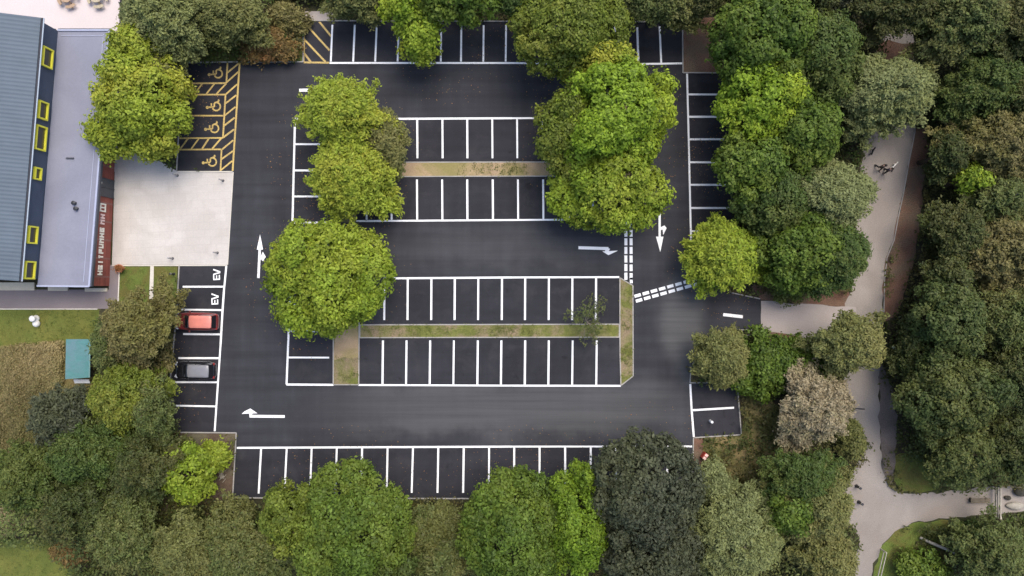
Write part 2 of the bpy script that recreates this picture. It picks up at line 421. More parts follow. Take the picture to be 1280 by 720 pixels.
kerb([(1142.6, 80), (1143.6, 165), (1136.6, 200), (1129.6, 240), (1122.6, 272), (1117.6, 300), (1108.6, 322), (1105.6, 350), (1104.6, 390)], m='kerb', w=.09, h=.06)

# ------------------------------------------------------------ ROAD MARKINGS
ZL = .009
LW = .185
def lines(segs, m='white', w=LW, name='bay_lines', z=ZL):
    """painted lines of one block; odd ones lie a hair higher so crossings never share a plane"""
    b = MB()
    for i, s in enumerate(segs):
        (x0, y0, x1, y1) = s
        horiz = abs(x1 - x0) > abs(y1 - y0)
        b.line(P(x0, y0), P(x1, y1), w * random.uniform(.92, 1.08), z + (.003 if horiz else 0) + .0002 * (i % 5))
    o = b.build(name, M[m], carpark)
    return o
# top row
top = [(412, 78.7, 640, 78.8), (640, 78.8, 800, 80.1), (800, 80.1, 853, 79.2), (415.5, 31, 413.5, 77), (443.5, 31, 441.5, 77), (471, 31, 469, 77), (498.5, 31, 497, 77)]
top += [(x, 31.5, x - .5, 77) for x in (526, 551.5, 576.7, 604.6, 632.6, 660, 687.5, 715, 742, 769)] + [(796.5, 34, 798, 79), (824.5, 33, 826.5, 79)]
lines(top)
# upper block
ub = [(368.8, 148.5, 494, 148.6), (490, 148.6, 640, 147.8), (640, 147.8, 745, 147.2), (368.8, 148.5, 365.6, 278), (365.2, 278, 417, 278.4), (440, 276.4, 640, 275), (640, 275, 745, 274.4)]
ub += [(368, 180.2, 417, 180.4), (367.2, 213, 417, 213.2), (366.4, 245.5, 417, 245.6)]
ub += [(x, 149, x + .3, 197.8) for x in (490.6, 521.5, 553, 584, 615.3, 646.3, 677.9, 709, 740)]
ub += [(x, 224.3, x + .3, 274.5) for x in (458, 489.3, 521.2, 552.7, 584, 615.9, 647.4, 678.9, 710.9, 741)]
lines(ub)
# lower block
lb = [(480.5, 348, 640, 346.8), (640, 346.8, 774, 346.4), (358, 480.6, 417, 481), (448, 481.2, 640, 482), (640, 482, 776, 482.2), (363, 360, 358.2, 480.5)]
lb += [(363, 381, 415, 381.2), (361.3, 413.7, 411, 414), (360, 446.8, 411.5, 447)]
lb += [(x + .3, 347.3, x, 400) for x in (480.3, 509.4, 539, 568.2, 597.6, 627.2, 656.2, 685.8, 715.2, 744.8)]
lb += [(x + .3, 425.5, x - .3, 481) for x in (478.4, 507.9, 537.4, 567, 597, 626.4, 656.2, 685.7, 715.5, 745.6)]
lines(lb)
# bottom row
br = [(296, 559.8, 640, 558.2), (640, 558.2, 865, 558)]
br += [(326.4, 561, 323.3, 617), (358.4, 561, 355.6, 616), (389.6, 560, 387.6, 616), (421, 560, 419.3, 616), (452.7, 560, 451.3, 616), (484.5, 560, 483.4, 616), (516.2, 560, 514.6, 616), (547.9, 560, 546.9, 616),
       (579.7, 560, 578.9, 616), (611.4, 559, 611, 616), (642.8, 559, 642.5, 616), (674.5, 559, 674.4, 616), (706.4, 559, 706.6, 616), (738.4, 559, 738.4, 616), (770, 559, 770, 615), (802, 559, 802, 615), (834, 559, 834, 615)]
lines(br)
# bays by the building
lbk = [(283, 332, 280, 363), (280, 363, 278.2, 388), (278.2, 388, 275.8, 430), (275.8, 430, 272.4, 480), (272.4, 480, 268.4, 539), (228.5, 358.4, 281, 358.3), (226.5, 387, 278.6, 387.6), (229, 417.5, 277, 418), (223, 447.6, 275, 447.7), (219, 477.6, 273, 477.8), (217, 507, 270.6, 508)]
lines(lbk)
# right column and the two bays below
rc = [(858.8, 92, 861, 180), (861, 180, 863.8, 304), (860, 118, 909, 118.2), (861, 146, 912, 146), (861.5, 174.2, 912, 174), (862, 202.8, 912, 203), (863, 231, 914, 231), (863.6, 260, 914.5, 260), (864, 289, 913, 289)]
rc += [(862.8, 480, 864.4, 510), (864.4, 510, 867.2, 546), (865, 512.8, 917.5, 509.6)]
lines(rc)
# entrance: broken give way lines
gw = []
gwm = MB()
for k in range(8):
    y = 270 + k * 10.75
    if k < 8: gwm.line(P(782.3, y - 4.4), P(782.4, y + 4.4), .29, ZL)
    gwm.line(P(788.8, y - 4.4 + (k > 5) * .6), P(788.9, y + 4.4), .29, ZL)
gwm.line(P(789, 347), P(789.1, 354), .27, ZL)
gwm.build('give_way_line', M['white'], carpark)
gwm = MB()
a0 = Vector((793.6, 370.3)); a1 = Vector((880, 346)); d = (a1 - a0).normalized(); nrm = Vector((-d.y, d.x))
for k in range(9):
    for off in (0, 6.3):
        c = a0 + d * (3.6 + k * 10.6) + nrm * off
        gwm.line(P(*(c - d * 4.1)), P(*(c + d * 4.1)), .3, ZL)
gwm.build('give_way_line', M['white'], carpark)
b = MB(); b.line(P(904, 393.2), P(928.5, 396), .3, ZL); b.build('centre_line', M['white'], carpark)

def flat(name, polys, m, z=ZL):
    b = MB()
    for i, p in enumerate(polys): b.poly([P(x, y) + Vector((0, 0, z + .0015 * i)) for x, y in p])
    return b.build(name, M[m], carpark)
def strip(x0, y0, x1, y1, w):
    dx, dy = x1 - x0, y1 - y0; L = math.hypot(dx, dy); nx, ny = -dy / L * w / 2, dx / L * w / 2
    return [(x0 + nx, y0 + ny), (x1 + nx, y1 + ny), (x1 - nx, y1 - ny), (x0 - nx, y0 - ny)]
flat('direction_arrow', [[(325.1, 293), (321, 312), (328.8, 312)], strip(324.7, 312, 323, 347.5, 3), [(326, 320.5), (328.6, 314.5), (332.2, 321), (329, 326.5), (325.5, 324)]], 'white')
flat('direction_arrow', [[(302, 517.3), (306, 514), (313, 510.6), (321.8, 516.6)], strip(312, 520.2, 356, 520.6, 3.4), [(311.5, 515.5), (316, 515.5), (314.5, 520), (312, 521)]], 'white')
flat('direction_arrow', [[(753, 314.2), (772.5, 313.3), (760.5, 319)], strip(723, 309.6, 760.5, 310.8, 3.8), [(757, 309.5), (762.5, 311), (760, 315.5), (756, 315)]], 'white')
flat('direction_arrow', [[(820, 295.8), (829.3, 295.8), (825.3, 315)], strip(824.5, 262, 824.6, 296, 2.8), [(825, 284.5), (830.5, 281.8), (833.2, 285), (829, 293.8), (828.2, 287), (825, 288)]], 'white')
flat('direction_arrow', [strip(374, 112.8, 418, 112, 3.6), [(416, 106), (430, 112), (416, 117)]], 'white')

# wheelchair bays (yellow)
dl = [(299.6, 78.5, 290.8, 213.6), (284.4, 79, 283, 103.5), (281.9, 118.2, 278.8, 172.4), (277, 187, 275.6, 213.6), (229.8, 104.2, 283, 104), (227, 118.4, 282, 118.2), (224.8, 144.6, 279.9, 144.6), (223.5, 172.8, 278.8, 172.4), (222, 187.1, 277, 186.7), (226.3, 118, 222, 187)]
dl += [(228.8, 117.5, 237, 104.8), (243.3, 117.5, 252.7, 104.8), (258, 117.5, 268, 104.8), (270.5, 117.5, 283, 104.2), (225.6, 186, 235, 173.2), (239.2, 186, 248.6, 173.2), (252.7, 186, 261, 173.2), (265.2, 186, 276.8, 172.6)]
for x0, y0, x1, y1 in ((357, 100, 430, 40), (350, 160, 422, 95), (345, 232, 415, 170), (345, 285, 410, 235), (337, 360, 405, 305), (335, 420, 400, 370), (330, 490, 397, 440), (325, 560, 392, 505), (320, 620, 390, 570), (318, 685, 385, 630)):
    dl.append((210 + x0 / 4.8, 70 + y0 / 4.8, 210 + x1 / 4.8, 70 + y1 / 4.8))
lines(dl, 'yellow', .16, 'hatched_bay_lines')
lines([(381, 29, 412, 63), (399, 27, 414, 45.5), (380.5, 49.5, 407, 77.5), (379.8, 66, 388.5, 77.5), (380.6, 28, 379.5, 77.5), (379.5, 78, 411.5, 78.4)], 'yellow', .19, 'hatched_bay_lines')
def wheelchair(cx, cy, s):
    b = MB(); w = .15
    T = lambda u, v: P(cx - (v - .5) * s, cy - (u - .15) * s)
    seg = lambda q: [b.line(T(*p0), T(*p1), w, ZL + .0006 * i) for i, (p0, p1) in enumerate(zip(q, q[1:]))]
    hc = T(-.05, .95); b.poly([(hc.x + .15 * math.cos(t), hc.y + .15 * math.sin(t), ZL + .004) for t in [k * math.pi / 6 for k in range(12)]])
    seg([(-.04, .82), (0, .42), (.28, .42), (.42, .06), (.55, .12)]); seg([(-.02, .64), (.26, .64)])
    seg([(.02 + .31 * math.cos(t), .27 + .31 * math.sin(t)) for t in [R(a) for a in range(115, 371, 17)]])
    b.build('wheelchair_symbol', M['yellow'], carpark)
for c in ((269, 90), (266.6, 131), (264.4, 158.4), (261.6, 200.3)): wheelchair(*c, 16.5)
def ev(cx, cy):
    q = [strip(cx - 4.2, cy + 6.4, cx + 4.2, cy + 6, 1.7), strip(cx - 3.5, cy + 6, cx - 3.7, cy + .6, 1.5), strip(cx, cy + 6, cx, cy + 1.2, 1.4), strip(cx + 3.6, cy + 6, cx + 3.4, cy + .6, 1.5),
         strip(cx - 4.2, cy + .2, cx + 4.6, cy - 2.6, 1.7), strip(cx - 4.2, cy - 6.2, cx + 4.6, cy - 3, 1.7)]
    flat('bay_lettering', q, 'white')
ev(270.8, 343); ev(268.6, 373.6)

# ================================================================= FOLIAGE
def mesh_np(name, V, F4, attrs, m):
    me = bpy.data.meshes.new(name)
    nf = len(F4)
    me.vertices.add(len(V)); me.vertices.foreach_set('co', V.astype(np.float32).ravel())
    me.loops.add(nf * 4); me.loops.foreach_set('vertex_index', F4.astype(np.int32).ravel())
    me.polygons.add(nf); me.polygons.foreach_set('loop_start', np.arange(0, nf * 4, 4, dtype=np.int32))
    for k, v in attrs.items():
        a = me.attributes.new(k, 'FLOAT', 'FACE'); a.data.foreach_set('value', v.astype(np.float32))
    me.materials.append(m)
    me.update(calc_edges=True)
    return me

def unit(a): return a / np.maximum(np.linalg.norm(a, axis=1, keepdims=True), 1e-9)

def leaves(C, N, L, W, rng, A=None):
    """rhombic leaf faces at C facing roughly N"""
    n = len(C)
    t = rng.normal(size=(n, 3)) * (1 if A is None else .55)
    if A is not None: t = np.cross(A + t, N)
    a = unit(np.cross(N, t)); b = np.cross(N, a)
    L = L[:, None]; W = W[:, None]
    bend = N * (L * .18)
    V = np.stack([C - a * L - bend, C + b * W, C + a * L - bend, C - b * W], 1).reshape(-1, 3)
    F = np.arange(n * 4).reshape(n, 4)
    return V, F

def lownoise(X, rng, k=4, freq=.6):
    s = np.zeros(len(X))
    for i in range(k):
        w = rng.normal(size=3) * freq * (1 + .5 * i); s += np.sin(X @ w + rng.uniform(0, 6.28)) / (1 + .4 * i)
    return s / 1.9

def clumps_to_leaves(C, N, nl, cs, leaf, rng, up=.6, wild=.75, tn=None, pn=None, A=None, asp=.55):
    """C clump centres, N outward directions -> leaf faces with tint and patch"""
    n = len(C)
    idx = np.repeat(np.arange(n), nl)
    off = rng.normal(size=(len(idx), 3)) * cs * np.array([1, 1, .75])
    Cl = C[idx] + off
    Nn = unit(N[idx] * .7 + off / cs * .35 + np.array([0, 0, up]) + rng.normal(size=(len(idx), 3)) * wild * .6)
    sz = leaf * rng.uniform(.65, 1.3, len(idx))
    V, F = leaves(Cl, Nn, sz, sz * asp, rng, None if A is None else A[idx])
    tint = np.clip((rng.normal(.5, .2, n) if tn is None else tn * .75 + rng.normal(.5, .2, n) * .25)[idx] * .62 + rng.uniform(0, 1, len(idx)) * .38, 0, 1)
    patch = np.clip(.5 + .5 * lownoise(C, rng, 3, .35) + rng.normal(0, .15, n) - .25 + (0 if pn is None else pn), 0, 1)[idx] * .85
    return V, F, tint, patch

LM = {}
def lm(key, c0, c1, c2, trans=.28):
    LM[key] = leafmat(key + '_leaves', c0, c1, c2, trans)
lm('lime', (.135, .2, .014), (.265, .365, .033), (.33, .37, .04))
lm('gold_lime', (.165, .225, .018), (.32, .395, .042), (.4, .395, .05))
lm('bright', (.13, .215, .014), (.27, .385, .03), (.34, .4, .035))
lm('green', (.056, .1, .013), (.12, .185, .024), (.18, .23, .032))
lm('deep', (.038, .07, .012), (.092, .138, .03), (.135, .155, .035))
lm('olive', (.1, .115, .03), (.2, .21, .065), (.23, .215, .07))
lm('grey_green', (.125, .15, .05), (.24, .265, .105), (.23, .25, .075))
lm('tan', (.2, .162, .094), (.4, .335, .205), (.27, .25, .11))
lm('blackish', (.024, .031, .017), (.098, .11, .062), (.105, .115, .05))
lm('dull', (.06, .083, .022), (.14, .175, .048), (.19, .18, .055))
lm('forest', (.034, .05, .012), (.085, .108, .028), (.13, .12, .036))
lm('brownish', (.095, .088, .028), (.24, .205, .078), (.19, .185, .045))
lm('autumn', (.13, .1, .03), (.24, .16, .055), (.32, .14, .05))
lm('undergrowth', (.04, .056, .013), (.1, .118, .03), (.15, .115, .045))
lm('dry', (.19, .14, .06), (.44, .34, .17), (.15, .165, .045))
lm('moss', (.088, .125, .014), (.18, .225, .03), (.235, .24, .038))
lm('vivid', (.08, .155, .011), (.175, .275, .02), (.215, .29, .026))
lm('wood', (.042, .068, .016), (.1, .13, .036), (.15, .155, .04))
lm('blade', (.1, .13, .022), (.16, .2, .038), (.21, .2, .055))
M['bark'] = mat('bark', (.075, .06, .045), .3, 2, .95, (1, 1, .3), speck=.3, sscale=14, bump=.6)
M['barkpale'] = mat('pale_bark', (.2, .18, .14), .25, 2, .95, (1, 1, .3), speck=.25, sscale=14, bump=.4)

def open_crown(RX, RY, RZ, h, leaf, dens, rng):
    """clumps strung along drooping branches that radiate from the stem"""
    Cs = []; As = []; Ns = []; Ts = []; Pp = []; tips = []
    rm = math.sqrt(RX * RY); nb = int((40 + 11 * rm * rm) * dens)
    ph = rng.uniform(0, 6.28, 3); zb = h - 2 * RZ
    for i in range(nb):
        t = rng.uniform(0, 6.283); u = math.sqrt(rng.uniform(0, 1))
        o = 1 + .13 * math.sin(2 * t + ph[0]) + .12 * math.sin(3 * t + ph[1]) + .1 * math.sin(5 * t + ph[2])
        u *= o * rng.uniform(.8, 1.12)
        top = h - RZ * .15 - RZ * 1.25 * min(u, 1.1) ** 1.7 + rng.normal(0, .25)
        e = np.array([math.cos(t) * RX * u, math.sin(t) * RY * u, top])
        b0 = np.array([e[0] * .12, e[1] * .12, top - (.35 + .5 * u) * RZ * rng.uniform(.6, 1)])
        L = np.linalg.norm(e - b0); m = max(4, int(L / (leaf * 1.35)) + 3)
        q = np.linspace(.3, 1.04, m) + rng.normal(0, .03, m)
        side = np.array([-math.sin(t), math.cos(t), 0])
        w = (.12 + .34 * np.sin(np.clip(q, 0, 1) * 3.0)) * min(1.0, .5 + L * .25)
        p = b0 + (e - b0) * q[:, None]; p[:, 2] += .28 * L * q * (1 - q) * 1.6
        for k in range(3):
            pp = p + side * (rng.normal(0, 1, m) * w)[:, None] + np.array([0, 0, 1]) * rng.normal(0, .09, m)[:, None]
            pp[:, 2] -= np.abs(((pp - p) * side).sum(1)) * .35
            Cs.append(pp); d_ = unit((e - b0)[None] + side[None] * rng.normal(0, .6, m)[:, None] * L); As.append(d_)
            Ns.append(unit(np.array([[0, 0, 1.0]]) + .35 * side[None] * rng.normal(0, 1, m)[:, None] + .25 * (e / max(L, .1))[None]))
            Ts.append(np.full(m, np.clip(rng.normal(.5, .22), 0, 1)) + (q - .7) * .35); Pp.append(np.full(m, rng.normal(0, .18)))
        tips.append((b0, e))
    return np.concatenate(Cs), np.concatenate(Ns), np.concatenate(As), np.concatenate(Ts), np.concatenate(Pp), tips

def tree(name, px, py, rx, ry, h, key, label, cat='tree', group=None, dens=1.0, thin=1.0, leaf=.17, seed=0, lob=11, gap=.12, feather=0.0, rot=0.0, form='dense'):
    rng = np.random.default_rng(1000 + seed)
    zc = h * .58
    base = P(px, py, zc); k = S * (H - zc) / H
    RX, RY = rx * k * .94, ry * k * .94; rm = math.sqrt(RX * RY)
    root = empty(name, (base.x, base.y, 0)); tag(root, label, cat, group)
    RZ = min(h * .4, max(rm * .85, h * .25))
    if form == 'open':
        RX *= 1.14; RY *= 1.1
        C, N, A, Tn, Pn, tips = open_crown(RX, RY, RZ, h, leaf, dens, rng)
        k_ = (C[:, 2] > .1) & (rng.uniform(size=len(C)) < thin); C, N, A, Tn, Pn = C[k_], N[k_], A[k_], Tn[k_], Pn[k_]
        V, F, tint, patch = clumps_to_leaves(C, N, 5, leaf * .95, leaf, rng, up=.5, wild=.8, tn=Tn, pn=Pn, A=A, asp=.42)
        o = bpy.data.objects.new('crown', mesh_np('crown', V, F, {'tint': tint, 'patch': patch}, LM[key])); COL.objects.link(o); o.parent = root
        tb = MB(); r0 = .04 + .022 * h
        tb.tube([(0, 0, -.1), (.03, .02, h * .3), (-.04, .03, h * .6), (.01, 0, h * .88)], [r0 * 1.2, r0, r0 * .7, r0 * .2], 8)
        for b0, e in tips[::2]:
            b0 = Vector(b0.tolist()); e = Vector(e.tolist()); st = Vector((0, 0, max(.1, b0.z - .4)))
            mid = b0.lerp(e, .5); mid.z += .07 * (e - b0).length
            tb.tube([st, b0, mid, e], [r0 * .3, r0 * .22, r0 * .15, .012], 5)
        tb.build('trunk', M['barkpale' if key in ('grey_green', 'tan', 'dull', 'olive') else 'bark'], root, smooth=True)
        return root
    # lobes
    Lc = [np.array([0, 0, h - RZ * 1.0])]; Lr = [np.array([RX * .72, RY * .72, RZ * .98])]
    ph = rng.uniform(0, 6.28, 3)
    for i in range(lob):
        t = 2 * math.pi * (i + rng.uniform(-.4, .4)) / lob
        q = rng.uniform(.2, .44); d = (1.0 - q * rng.uniform(.7, 1.05)) * (1 + .08 * math.sin(2 * t + ph[0]) + .08 * math.sin(3 * t + ph[1]) + .05 * math.sin(5 * t + ph[2]))
        zz = h - RZ * rng.uniform(.85, 1.35)
        Lc.append(np.array([math.cos(t) * RX * d, math.sin(t) * RY * d, zz]))
        Lr.append(np.array([RX * q * rng.uniform(.9, 1.2), RY * q * rng.uniform(.9, 1.2), RZ * rng.uniform(.4, .62)]))
    for i in range(max(3, lob // 2)):
        t = rng.uniform(0, 6.28); d = rng.uniform(.15, .6); q = rng.uniform(.24, .4)
        Lc.append(np.array([math.cos(t) * RX * d, math.sin(t) * RY * d, h - RZ * rng.uniform(.3, .6)]))
        Lr.append(np.array([RX * q, RY * q, RZ * rng.uniform(.35, .5)]))
    Lc = np.array(Lc); Lr = np.array(Lr)
    cs = leaf * 1.15; spr = leaf * 5.2
    Cs = []; Ns = []; Ts = []; Pp = []
    for i in range(len(Lc)):
        area = 4 * math.pi * (Lr[i].prod() ** (2 / 3))
        n = int(area * 1.1 / spr ** 2 * 1.35 * dens)
        d = unit(rng.normal(size=(n * 2, 3))); d = d[d[:, 2] > -.5][:n]
        f = np.where(rng.uniform(size=len(d)) < .14, rng.uniform(.45, .8, len(d)), rng.uniform(.88, 1.06 + feather, len(d)))
        p = Lc[i] + d * Lr[i] * f[:, None]
        keep = np.ones(len(p), bool)
        for j in range(len(Lc)):
            if j != i: keep &= (((p - Lc[j]) / Lr[j]) ** 2).sum(1) > .6
        p = p[keep]; nn = unit(d / Lr[i])[keep]
        # each spray carries a handful of leaf clumps on a drooping pad
        p = p + nn * rng.uniform(-.32, .3, len(p))[:, None] * min(1, rm / 3)
        size = rng.uniform(.6, 1.25, len(p))
        ii = np.repeat(np.arange(len(p)), 5)
        o_ = rng.normal(size=(len(ii), 3)) * (spr * .36) * size[ii][:, None]
        o_ -= nn[ii] * (o_ * nn[ii]).sum(1)[:, None]
        dr = (o_ ** 2).sum(1) * .55 / spr
        Cs.append(p[ii] + o_ - nn[ii] * dr[:, None] - np.array([0, 0, .35]) * dr[:, None]); Ns.append(unit(nn[ii] + o_ * .9 / spr))
        lob_t = rng.normal(0, .1)
        Ts.append(np.clip(rng.normal(.5, .24, len(p)), 0, 1)[ii] + lob_t); Pp.append(np.full(len(ii), rng.uniform(-.25, .3)))
    C = np.concatenate(Cs); N = np.concatenate(Ns)
    nz = lownoise(C, rng, 4, 1.5)
    keep = (nz > np.quantile(nz, gap)) & (C[:, 2] > .15)
    Tn = np.concatenate(Ts)[keep]; Pn = np.concatenate(Pp)[keep]
    C = C[keep]; N = N[keep]
    if rot:
        c_, s_ = math.cos(rot), math.sin(rot); Rm = np.array([[c_, -s_, 0], [s_, c_, 0], [0, 0, 1]]); C = C @ Rm.T; N = N @ Rm.T
    V, F, tint, patch = clumps_to_leaves(C, N, 7, cs, leaf, rng, tn=Tn, pn=Pn)
    me = mesh_np('crown', V, F, {'tint': tint, 'patch': patch}, LM[key])
    o = bpy.data.objects.new('crown', me); COL.objects.link(o); o.parent = root
    # trunk with limbs
    tb = MB(); r0 = .05 + .026 * h; zt = h - RZ * .9
    tb.tube([(0, 0, -.1), (.03, .02, zt * .35), (-.05, .04, zt * .7), (.02, -.03, zt), (0, 0, zt + RZ * .4)], [r0 * 1.25, r0, r0 * .85, r0 * .65, r0 * .25], 8)
    for i in range(1, len(Lc)):
        e = Vector(Lc[i].tolist()); s0 = Vector((0, 0, zt * random.uniform(.55, .95)))
        if rot: e = Matrix.Rotation(rot, 3, 'Z') @ e
        mid = s0.lerp(e, .5) + Vector((0, 0, -.05 * h * random.random()))
        tb.tube([s0, mid, e], [r0 * .45, r0 * .3, r0 * .1], 6)
    tb.build('trunk', M['barkpale' if key in ('grey_green', 'tan') else 'bark'], root, smooth=True)
    return root
